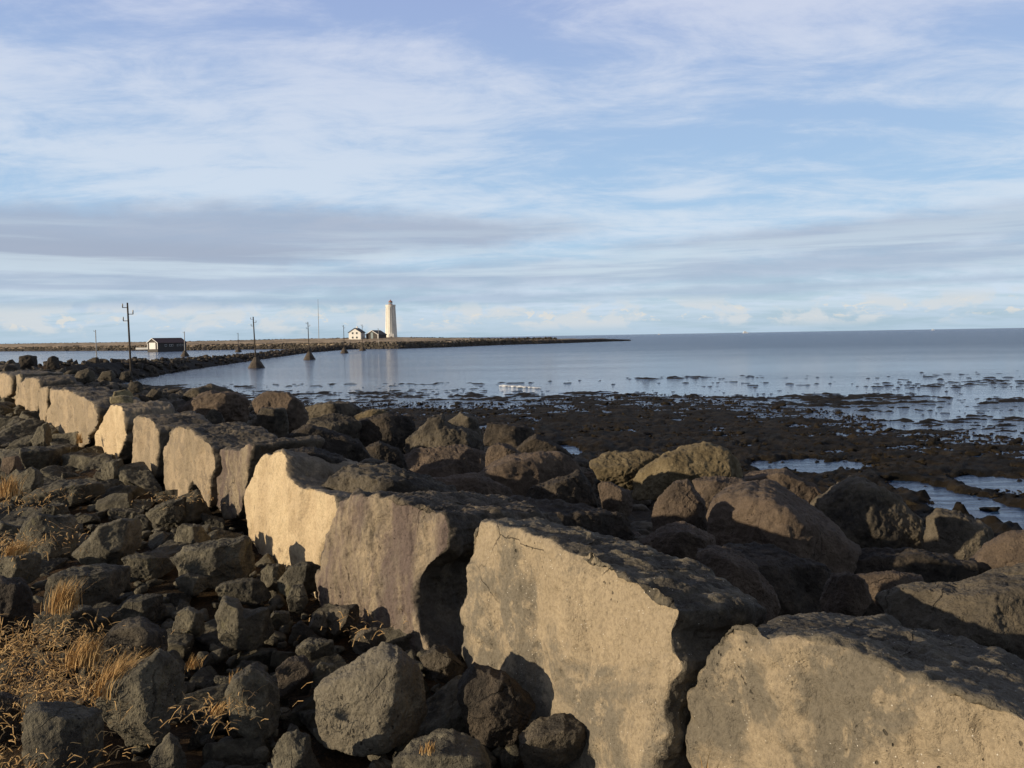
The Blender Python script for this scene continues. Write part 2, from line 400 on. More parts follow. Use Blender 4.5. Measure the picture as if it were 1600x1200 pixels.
# grass
def straw_mat():
    m_, n, b = mat_new('dry_straw'); V = n.new('ShaderNodeTexCoord').outputs['Object']
    c = n.mix(n.ramp(n.noise(V, 14, 3), .35, .65), (.42, .25, .09), (.56, .38, .17))
    c = n.mix(n.ramp(n.noise(V, 45, 2), .5, .7, 0, .6), c, (.22, .12, .05))
    n.put(b.inputs['Base Color'], c); b.inputs['Roughness'].default_value = .7; return m_
M['straw'] = straw_mat()

# water
def water_mat():
    m_, n, b = mat_new('sea_water'); g = n.new('ShaderNodeNewGeometry').outputs['Position']
    b.inputs['Base Color'].default_value = (.026, .066, .145, 1); b.inputs['IOR'].default_value = 1.33
    b.inputs['Specular IOR Level'].default_value = .5
    sp = n.new('ShaderNodeSeparateXYZ'); n.put(sp.inputs[0], g)
    ln = n.new('ShaderNodeVectorMath', operation='LENGTH'); n.put(ln.inputs[0], g); D = ln.outputs['Value']
    patch = n.noise(n.scale(g, (.012, .03, 1)), 1, 4, .6)
    patch2 = n.noise(n.scale(g, (.004, .012, 1), (5, 2, 0)), 1, 4, .6)
    # open sea is ruffled, the water inside the causeway is calm
    t = n.math('ADD', n.math('MULTIPLY', sp.outputs[1], .0050), n.math('MULTIPLY', sp.outputs[0], .0052))
    t = n.math('ADD', t, n.math('MULTIPLY', n.math('SUBTRACT', n.math('ADD', patch, patch2), 1), 1.1))
    ruf = n.ramp(t, .1, 2.4)
    n.put(b.inputs['Roughness'], n.math('ADD', .045, n.math('MULTIPLY', ruf, .20)))
    w1 = n.noise(n.scale(g, (.8, 2.2, 1), rot=(0, 0, .25)), 1.0, 6, .65, .5)
    w2 = n.noise(n.scale(g, (.16, .5, 1), rot=(0, 0, .1)), 1.0, 6, .65, .3)
    h = n.math('ADD', n.math('MULTIPLY', w1, n.math('ADD', .10, n.math('MULTIPLY', ruf, 1.6))), n.math('MULTIPLY', w2, n.math('ADD', .05, n.math('MULTIPLY', ruf, 3.2))))
    bp = n.new('ShaderNodeBump'); bp.inputs['Distance'].default_value = .42; n.put(bp.inputs['Height'], h)
    n.l.new(bp.outputs[0], b.inputs['Normal']); return m_
M['water'] = water_mat()

# ---------------------------------------------------------------- terrain
PX, PY = math.sin(R_(55)), math.cos(R_(55))     # direction across the sea wall, towards the sea
shore_px = [(500, 632), (600, 630), (700, 630), (800, 632), (900, 620), (1000, 616), (1100, 620), (1200, 632), (1300, 645), (1400, 662), (1500, 676), (1600, 690), (1750, 715)]
_sp = np.array([at_z(a, b, 0) for a, b in shore_px]); _sa = np.degrees(np.arctan2(_sp[:, 0], _sp[:, 1])); _sd = np.hypot(_sp[:, 0], _sp[:, 1])
cw_edge = np.array([(-46, 96), (-52, 121), (-58, 158), (-66, 220), (-79, 333), (-80, 440)], float)
cw_c = cw_edge + np.array([-5.2, -1.5]); cw_h = np.array([2.6, 2.3, 1.6, 1.1, 1.2, 1.8])
def cw_height(x, y):
    best = np.full(x.shape, -9.)
    for i in range(len(cw_c)-1):
        a = cw_c[i]; e = cw_c[i+1]-a; t = np.clip(((x-a[0])*e[0]+(y-a[1])*e[1])/(e@e), 0, 1)
        dd = np.hypot(x-a[0]-t*e[0], y-a[1]-t*e[1]); hh = cw_h[i]+(cw_h[i+1]-cw_h[i])*t
        best = np.maximum(best, np.where(dd < 1.4, hh, hh-(dd-1.4)*hh/3.8))
    return best
pools = []
for (x0, x1, y0, y1) in ((1180, 1333, 719, 738), (1425, 1500, 752, 792), (1500, 1620, 745, 768), (1490, 1640, 778, 826), (757, 840, 690, 700), (862, 905, 698, 712), (752, 800, 664, 669), (820, 835, 668, 674), (1385, 1440, 660, 672), (1600, 1720, 800, 860)):
    c = at_z((x0+x1)/2, (y0+y1)/2, 0); a = at_z(x0, (y0+y1)/2, 0); b_ = at_z((x0+x1)/2, y0, 0); c2 = at_z((x0+x1)/2, y1, 0)
    pools.append((c[0], (b_[1]+c2[1])/2, abs(c[0]-a[0])*1.05, abs(b_[1]-c2[1])/2*1.15))
def base_height(x, y):
    x = np.asarray(x, float); y = np.asarray(y, float)
    p = PX*x+PY*y; D = np.hypot(x, y); a = np.degrees(np.arctan2(x, y))
    Dsh = np.interp(a, _sa, _sd)
    pd = np.maximum(p/np.maximum(D, .1), .02); Dl = 26/pd
    Dsh = np.where(a < _sa[0], np.minimum(Dl, 400), Dsh)
    D0 = 17.5/pd; D0 = np.minimum(D0, Dsh*.7)
    land = np.where(p < 2.7, 2.9, np.where(p < 3.9, 2.8, np.maximum(2.8-(p-3.9)*.245, .17+(17.5-p)*.02)))
    k = np.clip((D-D0)/np.maximum(Dsh-D0, 1), 0, 1)
    land = land+.85*np.clip((D-18)/25, 0, 1)*np.clip((15-p)/7, 0, 1)*(p > 2.7)
    inter = .17*(1-k)-.015*k - .085*(1-np.exp(-np.maximum(D-Dsh, 0)/30))
    z = np.where(p < 17.5, land, inter)
    # land strip ends at the lagoon
    e = np.clip((y-100)/12, 0, 1); z = np.where(e > 0, z*(1-e)-1.2*e, z)
    z = np.maximum(z, cw_height(x, y))
    return z, p, D, Dsh
na, nr_ = 1150, 760
A_ = np.linspace(R_(-80), R_(80), na); Rr_ = np.exp(np.linspace(math.log(.5), math.log(520), nr_))
AA, RR = np.meshgrid(A_, Rr_); gx = (RR*np.sin(AA)).ravel(); gy = (RR*np.cos(AA)).ravel()
z, p_, D_, Dsh_ = base_height(gx, gy)
q = np.stack([gx, gy, 0*gx], 1)
low = p_ > 15
n1 = fbm(q*.35+3, 3); n2 = fbm(q*np.array([.9, .9, 1])+8, 4, .6); n3 = fbm(q*np.array([.07, .22, 1])+1, 5, .6)
lump = fbm(q*2.3+5, 3, .55)
amp_i = np.clip((p_-14)/5, 0, 1)
near = np.clip(1-D_/90, 0, 1)
zi = z + amp_i*(.10*n1 + .11*n2*(.35+.65*near) + .13*lump*near+.06*fbm(q*6.1+2, 2)*near)
out_ = np.clip((D_-Dsh_*.9)/(Dsh_*.15), 0, 1)*amp_i
streak = 1.15*fbm(q*np.array([.42, 1.0, 1])+21, 5, .72)+.75*fbm(q*np.array([.035, .09, 1])+2, 3)-.42; 
# the kelp bank off the island and thin rafts in the shallows
kb = np.exp(-((gx+5)/60)**2-((gy-225)/28)**2); kb2 = np.exp(-((gx-18)/45)**2-((gy-62)/16)**2); kb3 = np.exp(-((gx-30)/40)**2-((gy-42)/10)**2); kb4 = np.exp(-((gx+18)/16)**2-((gy-92)/14)**2)
zi = np.where(amp_i > 0, zi*(1-out_)+out_*(z+.13*streak+.06*n3+.045*kb+.05*kb2+.04*kb3+.02*kb4), zi)
for (cx, cy, ax, ay) in pools:
    e = ((gx-cx)/ax)**2+((gy-cy)/ay)**2 + .9*n2+.35*lump
    zi = np.where(e < 1.0, np.minimum(zi, -.06), np.where(e < 1.5, np.minimum(zi, -.06+(e-1.0)*.5), zi))
zi = np.where(amp_i > 0, zi, z+.10*n1+.06*n2)
Vg = np.stack([gx, gy, zi], 1)
ii = np.arange((nr_-1)*(na-1)); rr_ = ii//(na-1); cc_ = ii % (na-1); b0 = rr_*na+cc_
Fg = np.stack([b0, b0+1, b0+na+1, b0+na], 1)
keep = (zi[Fg].max(1) > -.5); Fg = Fg[keep]
me = raw_mesh('ground', Vg, Fg)
wt = me.attributes.new('tidal', 'FLOAT', 'POINT'); wt.data.foreach_set('value', np.clip((p_-12)/6, 0, 1).astype(np.float32))
def ground_mat():
    m_, n, b = mat_new('shore_ground'); b.inputs['Specular IOR Level'].default_value = .12; g = n.new('ShaderNodeTexCoord').outputs['Object']
    t = n.new('ShaderNodeAttribute', attribute_name='tidal').outputs['Fac']
    soil = n.mix(n.ramp(n.noise(g, 3, 6, .65), .4, .62), (.030, .024, .017), (.075, .045, .022))
    soil = n.mix(n.ramp(n.noise(g, 40, 4, .7), .5, .7, 0, .7), soil, (.20, .12, .05))
    weed = n.mix(n.ramp(n.noise(n.scale(g, (1, 1, 1)), .8, 7, .7, .3), .40, .62), (.010, .009, .007), (.027, .020, .012))
    weed = n.mix(n.ramp(n.noise(n.scale(g, (.25, .8, 1)), 1, 6, .65), .52, .68, 0, .8), weed, (.052, .040, .024))
    weed = n.mix(n.ramp(n.noise(g, 14, 5, .7), .5, .75, 0, .6), weed, (.038, .029, .017))
    n.put(b.inputs['Base Color'], n.mix(t, soil, weed)); n.put(b.inputs['Roughness'], n.math('SUBTRACT', .95, n.math('MULTIPLY', t, .08)))
    h = n.math('ADD', n.noise(g, 5, 7, .75), n.math('MULTIPLY', n.noise(g, 30, 4, .7), .4))
    bp = n.new('ShaderNodeBump'); bp.inputs['Distance'].default_value = .12; n.put(bp.inputs['Height'], h); n.l.new(bp.outputs[0], b.inputs['Normal'])
    return m_
M['ground'] = ground_mat()
g = link('ground', me, M['ground'], smooth=True); tag(g, kind='structure')

# water: one sheet to the horizon
rings = [0, 30, 80, 200, 500, 1500, 5000, 15000, 45000]
Vw = [(0, 0, 0)]; Fw = []
ns = 64
for r in rings[1:]: Vw += [(r*math.cos(2*math.pi*k/ns), r*math.sin(2*math.pi*k/ns), 0) for k in range(ns)]
bm = bmesh.new(); vs = [bm.verts.new(v) for v in Vw]
for k in range(ns): bm.faces.new((vs[0], vs[1+k], vs[1+(k+1) % ns]))
for j in range(len(rings)-2):
    for k in range(ns): bm.faces.new((vs[1+j*ns+k], vs[1+(j+1)*ns+k], vs[1+(j+1)*ns+(k+1) % ns], vs[1+j*ns+(k+1) % ns]))
me = bpy.data.meshes.new('water'); bm.to_mesh(me); bm.free()
tag(link('water', me, M['water']), kind='structure')

# ---------------------------------------------------------------- island
isl = [(-520, 551), (-250, 550), (0, 549), (100, 548.5), (200, 548), (300, 547.5), (400, 546), (470, 545.5), (520, 546), (560, 545.5), (620, 545), (700, 542.5), (800, 538.5), (880, 536.3), (940, 534), (985, 532.6)]
ip = np.array([at_z(a, b, 0) for a, b in isl]); ia = np.degrees(np.arctan2(ip[:, 0], ip[:, 1])); idd = np.hypot(ip[:, 0], ip[:, 1])
top_px = [(-520, 6.), (0, 6.0), (300, 5.3), (480, 5.6), (620, 5.5), (700, 4.6), (790, 3.6), (860, 2.8), (940, 2.2), (985, .9)]
tx = np.array([math.degrees(math.atan2(a-800, F)) for a, b in top_px]); tz = np.array([b for a, b in top_px])
nA, nRr = 620, 60
aa = np.linspace(ia[0], ia[-1], nA); d0 = np.interp(aa, ia, idd); d0 = d0 + 3*perlin(np.stack([aa*3, 0*aa, 0*aa], 1)) + 1.5*perlin(np.stack([aa*11, 0*aa, 0*aa], 1))
ztop = np.interp(aa, tx, tz); wid = np.interp(aa, [ia[0], -12, -3, 2, ia[-1]], [220, 200, 150, 40, 10])
s = np.concatenate([np.linspace(-3, 10, 14), 10+np.linspace(0, 1, nRr-14+1)[1:]**1.5*1000])
Vi = []
for k, sk in enumerate(s):
    t = np.clip((sk-10)/1000, 0, 1); dist = d0 + np.where(sk <= 10, sk*np.minimum(1, wid/80), 10*np.minimum(1, wid/80)+t*wid)
    zk = np.where(sk <= 10, np.minimum(2.6, ztop*.8)*np.clip((sk)/9, -.4, 1), np.minimum(2.6, ztop*.8)+(ztop-np.minimum(2.6, ztop*.8))*np.sin(np.clip(t*1.6, 0, 1)*math.pi/2) - (t > .85)*(t-.85)*40)
    Vi.append(np.stack([dist*np.sin(np.radians(aa)), dist*np.cos(np.radians(aa)), zk], 1))
Vi = np.concatenate(Vi); qn = Vi*np.array([.05, .05, 0]); Vi[:, 2] += (.35*fbm(qn, 4)+.1)*np.clip(Vi[:, 2], 0, 1)
ii = np.arange((nRr-1)*(nA-1)); r2 = ii//(nA-1); c2 = ii % (nA-1); b0 = r2*nA+c2
me = raw_mesh('island', Vi, np.stack([b0, b0+1, b0+nA+1, b0+nA], 1))
def island_mat():
    m_, n, b = mat_new('island_ground'); g = n.new('ShaderNodeTexCoord').outputs['Object']
    sp = n.new('ShaderNodeSeparateXYZ'); n.put(sp.inputs[0], g)
    gr = n.mix(n.ramp(n.noise(n.scale(g, (.05, .03, 1)), 1, 6, .65), .42, .62), (.46, .35, .23), (.24, .185, .12))
    gr = n.mix(n.ramp(n.noise(n.scale(g, (.3, .1, 1)), 1, 4, .65), .55, .7, 0, .8), gr, (.06, .05, .04))
    rk = n.mix(n.ramp(n.noise(g, .8, 5, .7), .4, .65), (.035, .033, .032), (.12, .095, .07))
    n.put(b.inputs['Base Color'], n.mix(n.ramp(sp.outputs[2], 1.9, 2.7), rk, gr)); b.inputs['Roughness'].default_value = .95
    bp = n.new('ShaderNodeBump'); bp.inputs['Distance'].default_value = .6; n.put(bp.inputs['Height'], n.noise(g, .9, 5, .7)); n.l.new(bp.outputs[0], b.inputs['Normal'])
    return m_
M['island'] = island_mat()
tag(link('island', me, M['island'], smooth=True), kind='structure')
def island_z(x, y):
    i = np.argmin((Vi[:, 0]-x)**2+(Vi[:, 1]-y)**2); return float(Vi[i, 2])

# ---------------------------------------------------------------- mesh builder for built things
class MB:
    def __init__(s): s.bm = bmesh.new()
    def box(s, c, sz, rz=0, taper=1.):
        vs = []
        for k in (-1, 1):
            f = taper if k > 0 else 1
            for i, j in ((-1, -1), (1, -1), (1, 1), (-1, 1)):
                x, y = i*sz[0]/2*f, j*sz[1]/2*f
                vs.append(s.bm.verts.new((c[0]+x*math.cos(rz)-y*math.sin(rz), c[1]+x*math.sin(rz)+y*math.cos(rz), c[2]+k*sz[2]/2)))
        for f in ((3, 2, 1, 0), (4, 5, 6, 7), (0, 1, 5, 4), (1, 2, 6, 5), (2, 3, 7, 6), (3, 0, 4, 7)): s.bm.faces.new([vs[i] for i in f])
        return s
    def tube(s, a, b, r0, r1=None, n=10):
        r1 = r0 if r1 is None else r1; a, b = Vector(a), Vector(b); d = (b-a).normalized(); u = d.orthogonal().normalized(); v = d.cross(u)
        A1 = [s.bm.verts.new(a+(u*math.cos(t)+v*math.sin(t))*r0) for t in [2*math.pi*k/n for k in range(n)]]
        B1 = [s.bm.verts.new(b+(u*math.cos(t)+v*math.sin(t))*r1) for t in [2*math.pi*k/n for k in range(n)]]
        for k in range(n): s.bm.faces.new((A1[k], A1[(k+1) % n], B1[(k+1) % n], B1[k]))
        s.bm.faces.new(A1[::-1]); s.bm.faces.new(B1); return s
    def lathe(s, prof, n=48, c=(0, 0)):
        rings = []
        for r, zv in prof: rings.append([s.bm.verts.new((c[0]+r*math.cos(2*math.pi*k/n), c[1]+r*math.sin(2*math.pi*k/n), zv)) for k in range(n)])
        for a, b in zip(rings, rings[1:]):
            for k in range(n): s.bm.faces.new((a[k], a[(k+1) % n], b[(k+1) % n], b[k]))
        s.bm.faces.new(rings[0][::-1]); s.bm.faces.new(rings[-1]); return s
    def prism(s, poly, y0, y1):               # polygon in x,z extruded along y
        a = [s.bm.verts.new((x, y0, z)) for x, z in poly]; b = [s.bm.verts.new((x, y1, z)) for x, z in poly]; n = len(poly)
        s.bm.faces.new(a); s.bm.faces.new(b[::-1])
        for k in range(n): s.bm.faces.new((a[k], b[k], b[(k+1) % n], a[(k+1) % n]))
        return s
    def build(s, name, mat, parent=None, loc=None, smooth=False, bevel=0):
        bmesh.ops.recalc_face_normals(s.bm, faces=s.bm.faces)
        if bevel: bmesh.ops.bevel(s.bm, geom=list(s.bm.edges), offset=bevel, segments=2, affect='EDGES')
        me = bpy.data.meshes.new(name); s.bm.to_mesh(me); s.bm.free()
        if smooth: me.set_sharp_from_angle(angle=R_(35)) if hasattr(me, 'set_sharp_from_angle') else None
        o = link(name, me, mat, parent, loc)
        if smooth:
            me.shade_smooth(); me.set_sharp_from_angle(angle=R_(35))
        return o

# lighthouse
b0 = at_y(611.5, 531.5, 530.); root = empty('lighthouse', b0, R_(20)); tag(root, 'tall white round lighthouse with a small red lantern on the far island', 'lighthouse')
h = 24.0*470/470
mb = MB(); mb.lathe([(3.75, -1.5), (3.7, 0), (3.45, 6), (3.12, 13), (2.85, 20.3), (3.1, 20.8), (3.1, 21.9), (2.9, 21.9), (2.9, 21.0)], 64)
mb.build('tower_wall', M['tower'], root, smooth=True)
for k in range(8):                       # raised ribs running up the tower
    a = 2*math.pi*(k+.5)/8; mb = MB()
    mb.tube((3.62*math.cos(a), 3.62*math.sin(a), 0), (2.86*math.cos(a), 2.86*math.sin(a), 20.4), .22, .18, 8); mb.build('rib', M['tower'], root)
mb = MB(); mb.lathe([(1.3, 21.0), (1.3, 22.4)], 24); mb.build('lantern_base', M['red'], root)
mb = MB(); mb.lathe([(1.25, 22.6), (1.25, 23.5)], 12); mb.build('lantern_glass', M['paleglass'], root)
mb = MB(); mb.lathe([(1.5, 23.5), (1.0, 24.2), (.3, 24.7), (.1, 25.2)], 24); mb.build('lantern_roof', M['red'], root, smooth=True)
a = math.atan2(-b0[1], -b0[0]) - R_(20)
mb = MB(); mb.box((3.9*math.cos(a), 3.9*math.sin(a), 1.6), (1.6, 3.4, 4.6), a, .96); po = mb.build('porch', M['white'], root)
mb = MB(); mb.box((4.72*math.cos(a), 4.72*math.sin(a), 1.2), (.12, 1.1, 2.2), a); mb.build('door', M['clad'], po)

def house(name, label, px, py, dist, rz, W, L, eave, ridge, wall, roofm, win, chim=None, panel=None, base=None, door=None, trim=None, sidewin=(), cat='house'):
    loc = at_y(px, py, dist); root = empty(name, loc, rz); tag(root, label, cat)
    # gable looks along -y, x across
    poly = [(-W/2, -1.5), (W/2, -1.5), (W/2, eave), (0, ridge), (-W/2, eave)]
    MB().prism(poly, 0, L).build('wall', wall, root)
    t = .25; o_ = .45; sl = (ridge-eave)/(W/2)
    rp = [(-W/2-o_, eave-o_*sl+.02), (0, ridge+.02), (W/2+o_, eave-o_*sl+.02), (W/2+o_, eave-o_*sl+t+.02), (0, ridge+t+.06), (-W/2-o_, eave-o_*sl+t+.02)]
    rf = MB().prism(rp, -.35, L+.35).build('roof', roofm, root)
    if chim: mb = MB(); mb.box((0, chim, ridge+.5), (.8, .8, 1.5)); mb.build('chimney', M['white'], rf)
    if trim:
        tp = [(-W/2-o_, eave-o_*sl-.05), (0, ridge-.08), (W/2+o_, eave-o_*sl-.05), (W/2+o_, eave-o_*sl+.30), (0, ridge+.30), (-W/2-o_, eave-o_*sl+.30)]
        MB().prism(tp, -.46, -.36).build('gable_trim', M['white'], root)
        for sx in (-1, 1): mb = MB(); mb.box((sx*(W/2-.12), -.04, eave/2-.1), (.34, .12, eave-.2)); mb.build('corner_board', M['white'], root)
    for (wx, wz, ww, wh) in win:
        mb = MB(); mb.box((wx, -.03, wz), (ww+.24, .10, wh+.24)); fr = mb.build('window', M['white'], root)
        mb = MB(); mb.box((wx, -.09, wz), (ww, .08, wh)); mb.build('pane', M['glass'], fr)
    for (wy, wz, ww, wh) in sidewin:
        mb = MB(); mb.box((W/2+.03, wy, wz), (.10, ww+.24, wh+.24)); fr = mb.build('window', M['white'], root)
        mb = MB(); mb.box((W/2+.09, wy, wz), (.08, ww, wh)); mb.build('pane', M['glass'], fr)
    if panel: mb = MB(); mb.box((panel[0], -.06, panel[1]), (panel[2], .14, panel[3])); mb.build('glazed_panel', M['paleglass'], root)
    if base: mb = MB(); mb.box((0, -.10, base/2-.4), (W+.2, .2, base+.8)); mb.build('plinth', M['white'], root)
    if door: mb = MB(); mb.box((door[0], -.07, door[1]/2), (door[2], .14, door[1])); mb.build('door', M['white'], root)
    return root
house('white_house', 'white two storey house with dark roof and four gable windows, left of the lighthouse', 554.5, 532.5, 500., R_(-14), 7.6, 6, 4.9, 7.2, M['white'], M['roofdark'],
      [(-1.3, 4.5, .95, 1.0), (1.3, 4.5, .95, 1.0), (-1.3, 1.9, .95, 1.0), (1.3, 1.9, .95, 1.0)], chim=3.5)
house('dark_house', 'low dark house with white trimmed gable and tall glazed centre, between white house and lighthouse', 581.5, 532.8, 500., R_(-20), 8.0, 10, 3.7, 6.0, M['clad'], M['roofdark'], [],
      panel=(0, 3.2, 1.5, 3.6), base=.9, trim=True)
house('boat_shed', 'long low shed with dark brown roof and white gable door at the lagoon edge', 238.5, 545.6, 460., R_(-25), 7.6, 20, 3.4, 5.7, M['clad'], M['roofred'], [], door=(0, 3.5, 4.6), trim=True,
      sidewin=[(5.5, 1.9, 1.2, .9), (8.6, 1.9, 1.0, .9), (10.1, 1.9, 1.0, .9), (14, 1.9, 1., .8), (16, 1.9, 1., .8), (18, 1.9, 1., .8)], cat='shed')
lc = at_y(224, 544.6, 470); mb = MB(); mb.box((0, 0, 0), (8, 1.2, 1.1)); tag(mb.build('low_wall', M['white'], loc=lc, bevel=.05), 'low white concrete wall beside the long shed on the island shore', 'wall')

# poles
def pole(px_t, y_t, px_b, y_b, dist, label, mat, arms=2, pyr=True, rad=.125, zb=None, group='wooden poles along the causeway', cross=True):
    base = at_y(px_b, y_b, dist); top = at_y(px_t, y_t, dist)
    root = empty('utility_pole', base); tag(root, label, 'pole', group)
    T_ = Vector(top-base); hh = T_.length; ph = 0
    if pyr:
        mb = MB(); n = 4; ph = 1.9
        prof = [(1.75, -1.2), (1.55, 0), (1.15, .6), (.72, 1.3), (.36, 1.95)]
        rings = []
        for r, zv in prof: rings.append([mb.bm.verts.new((r*math.cos(k*math.pi/4+.3)*(1+.06*math.sin(k*3+zv)), r*math.sin(k*math.pi/4+.3)*(1+.05*math.cos(k*5+zv)), zv)) for k in range(8)])
        for a, b in zip(rings, rings[1:]):
            for k in range(8): mb.bm.faces.new((a[k], a[(k+1) % 8], b[(k+1) % 8], b[k]))
        mb.bm.faces.new(rings[-1]); mb.build('concrete_base', M['concrete'], root)
    mb = MB(); mb.tube((0, 0, -1.), T_, rad, rad*.72, 10); pl = mb.build('pole', mat, root, smooth=True)
    dn = T_.normalized()
    for k in range(arms):
        zc = hh-.45-.62*k; sd = -1 if k % 2 == 0 else 1
        if not cross: break
        p0 = dn*zc; mb = MB(); mb.tube(p0, p0+Vector((sd*.5, 0, 0)), .035, .035, 6)
        ar = mb.build('bracket', M['metal'], root)
        mb = MB(); e = p0+Vector((sd*.47, 0, 0)); mb.tube(e, e+Vector((0, 0, .22)), .05, .05, 6); mb.tube(e+Vector((0, 0, .2)), e+Vector((0, 0, .38)), .06, .045, 8); mb.build('insulator', M['ceramic'], ar)
    return root
pole(199, 473, 205.5, 592, 80, 'tall leaning wooden pole on the boulder crest, nearest and largest of the poles', M['wood'], 3, False, .105)
pole(395.5, 495, 400.5, 574.5, 157, 'wooden pole on a broad concrete pyramid, nearest pole standing in the water', M['wood'], 3, rad=.14)
pole(481, 503, 483.5, 561.5, 216, 'wooden pole on a concrete pyramid in the water, second beyond the causeway bend', M['wood'], 3)
pole(536.8, 508, 538, 551.6, 307, 'slim pole on a small dark base in the water, just left of the white house', M['wood'], 2)
pole(565.8, 507, 566.5, 547.6, 366, 'slim pole on a small base in the water, at the white house corner', M['wood'], 2)
pole(591.2, 513, 591.8, 535, 425, 'thin pale pole standing in front of the dark house', M['palewood'], 1, False, .14)
pole(149.2, 515.5, 151, 560, 240, 'pale pole behind the boulder crest at the left, with a small hooked top', M['palewood'], 1, False, .15)
pole(288, 518, 289, 556.5, 297, 'pale pole on a dark base in the lagoon just right of the long shed', M['palewood'], 1, rad=.17)
pole(372, 520, 372.3, 549.5, 394, 'thin pole on a dark base in the lagoon, farthest pole left of the causeway', M['wood'], 1, rad=.15)
b_ = at_y(498.2, 529, 600); t_ = at_y(496.8, 467, 600); mr = empty('radio_mast', b_); tag(mr, 'very tall thin mast rising from the island left of the white house', 'mast')
mb = MB(); mb.tube((0, 0, -1), Vector(t_-b_)*.62, .24, .2, 6); mb.build('mast_lower', M['palewood'], mr); mb = MB(); mb.tube(Vector(t_-b_)*.62, t_-b_, .16, .10, 6); mb.build('mast_upper', M['metal'], mr)

# ships on the horizon
def ship(px, dist, L, label):
    c = at_z(px, 560, 0); dd = ray(px, yh(px)); loc = CAM+dd/np.hypot(dd[0], dd[1])*dist; loc[2] = 0
    r = empty('ship', loc, R_(8)); tag(r, label, 'ship', 'ships on the horizon')
    mb = MB(); H = L*.14
    mb.prism([(-L/2, H*.9), (-L/2+L*.04, -1), (L/2-L*.1, -1), (L/2, H*1.2), (L*.3, H)], -L*.09, L*.09); mb.build('hull', M['hull'], r)
    mb = MB(); mb.box((-L*.12, 0, H*1.7), (L*.5, L*.14, H*1.5)); mb.build('deckhouse', M['hull'], r)
    mb = MB(); mb.tube((-L*.1, 0, H*2.3), (-L*.1, 0, H*4), .35, .2, 6); mb.build('mast', M['hull'], r)
ship(1165, 5200, 34, 'white ship on the horizon, largest and middle of the three')
ship(1030, 5600, 18, 'small white ship on the horizon, leftmost of the three')
ship(1458, 4200, 14, 'small white boat on the sea at the right, rightmost of the three')

# breaking foam line
fc = []
for k in range(70):
    t = k/69; px = 783+t*62+random.uniform(-2,2); py = 602.5+4.0*t**1.4+.5*math.sin(k*.9); c = at_z(px, py, .04); sz_ = random.uniform(.06, .20)*(1-.5*t)
    fc.append((c, sz_))
Vb, Fb = ico(2); VV = []; FF = []
for c, sz_ in fc:
    FF.append(Fb+len(VV)*len(Vb)); VV.append(Vb*np.array([sz_*2.2, sz_*1.4, sz_*.45])*(1+.2*RNG.normal(size=(len(Vb), 1)))+c)
tag(link('wave_foam', raw_mesh('wave_foam', np.concatenate(VV), np.concatenate(FF)), M['foam'], smooth=True), 'short line of white foam breaking on the kelp', 'foam', kind='stuff')

# ---------------------------------------------------------------- the wall of split blocks
GW = 'squared blocks along the top of the sea wall'
def block(mat, pts, d, label, **kw):
    kw.setdefault('az', -125); kw.setdefault('T', 1.2); kw.setdefault('p', 26); kw.setdefault('level', 6); kw.setdefault('amp', .028); kw.setdefault('fine', .011); kw.setdefault('sm', 1.2)
    return traced_rock('stone_block', M[mat], pts, d, label, cat='stone block', group=GW, front=True, **kw)
block('tan', [(1068, 1085), (1078, 1065), (1110, 1010), (1142, 975), (1200, 985), (1262, 996), (1330, 1012), (1400, 1046), (1500, 1080), (1600, 1124), (1760, 1190), (1800, 1420), (1440, 1480), (1085, 1440), (1070, 1200)],
      2.85, 'huge tan block in the bottom right corner, pitted along its top edge', az=-126, tilt=4, T=.95, back=(-.15, -.10, 1.0, 1.0), level=8, seed=1, center=(1330, 1230))
block('tan', [(745, 818), (765, 811), (830, 832), (900, 862), (975, 900), (1040, 942), (1062, 955), (1046, 985), (1048, 1010), (1064, 1045), (1036, 1100), (1044, 1150), (1020, 1215), (960, 1260), (850, 1240), (760, 1160), (722, 1060), (717, 1000), (722, 960), (731, 930), (727, 890), (736, 850)],
      4.1, 'large grey and tan speckled block with its top edge sloping down to the right', az=-119, tilt=5, T=.62, back=(-.10, -.06, 1.02, 1.0), level=8, seed=2)
block('stripe', [(522, 785), (545, 768), (590, 772), (640, 788), (690, 797), (700, 830), (697, 862), (668, 880), (655, 905), (650, 940), (656, 962), (668, 1000), (690, 1030), (640, 1080), (560, 1050), (500, 960), (493, 905), (500, 870), (512, 820)],
      5.9, 'brown and tan diagonally streaked block, third from the camera', az=-136, tilt=6, T=1.35, back=(-.1, -.08, .95, 1.0), level=8, seed=3, amp=.04)
block('pale', [(400, 717), (412, 706), (438, 703), (447, 714), (452, 742), (466, 760), (495, 764), (517, 770), (524, 800), (512, 828), (504, 880), (500, 940), (440, 930), (405, 880), (385, 835), (379, 790), (382, 762), (393, 742), (396, 724)],
      7.6, 'brightly lit cream coloured block with a notched top, palest of the wall', az=-121, tilt=6, T=1.1, back=(-.1, -.15, 1.0, .95), level=7, seed=4, center=(452, 815), amp=.02)
block('stripe', [(320, 722), (342, 700), (370, 702), (388, 690), (395, 697), (388, 730), (380, 785), (368, 812), (352, 815), (332, 785), (318, 755)],
      9.8, 'narrow brown block wedged between the arched block and the cream block', az=-128, T=.85, level=7, seed=5)
block('tan2', [(255, 768), (254, 740), (257, 700), (264, 676), (276, 666), (302, 672), (320, 688), (330, 700), (334, 728), (328, 750), (326, 795), (314, 800), (310, 770), (300, 752), (292, 770), (290, 800), (262, 792)],
      10.6, 'tan block with a dark arched hollow at its foot', az=-125, T=.85, level=7, seed=6, center=(303, 715))
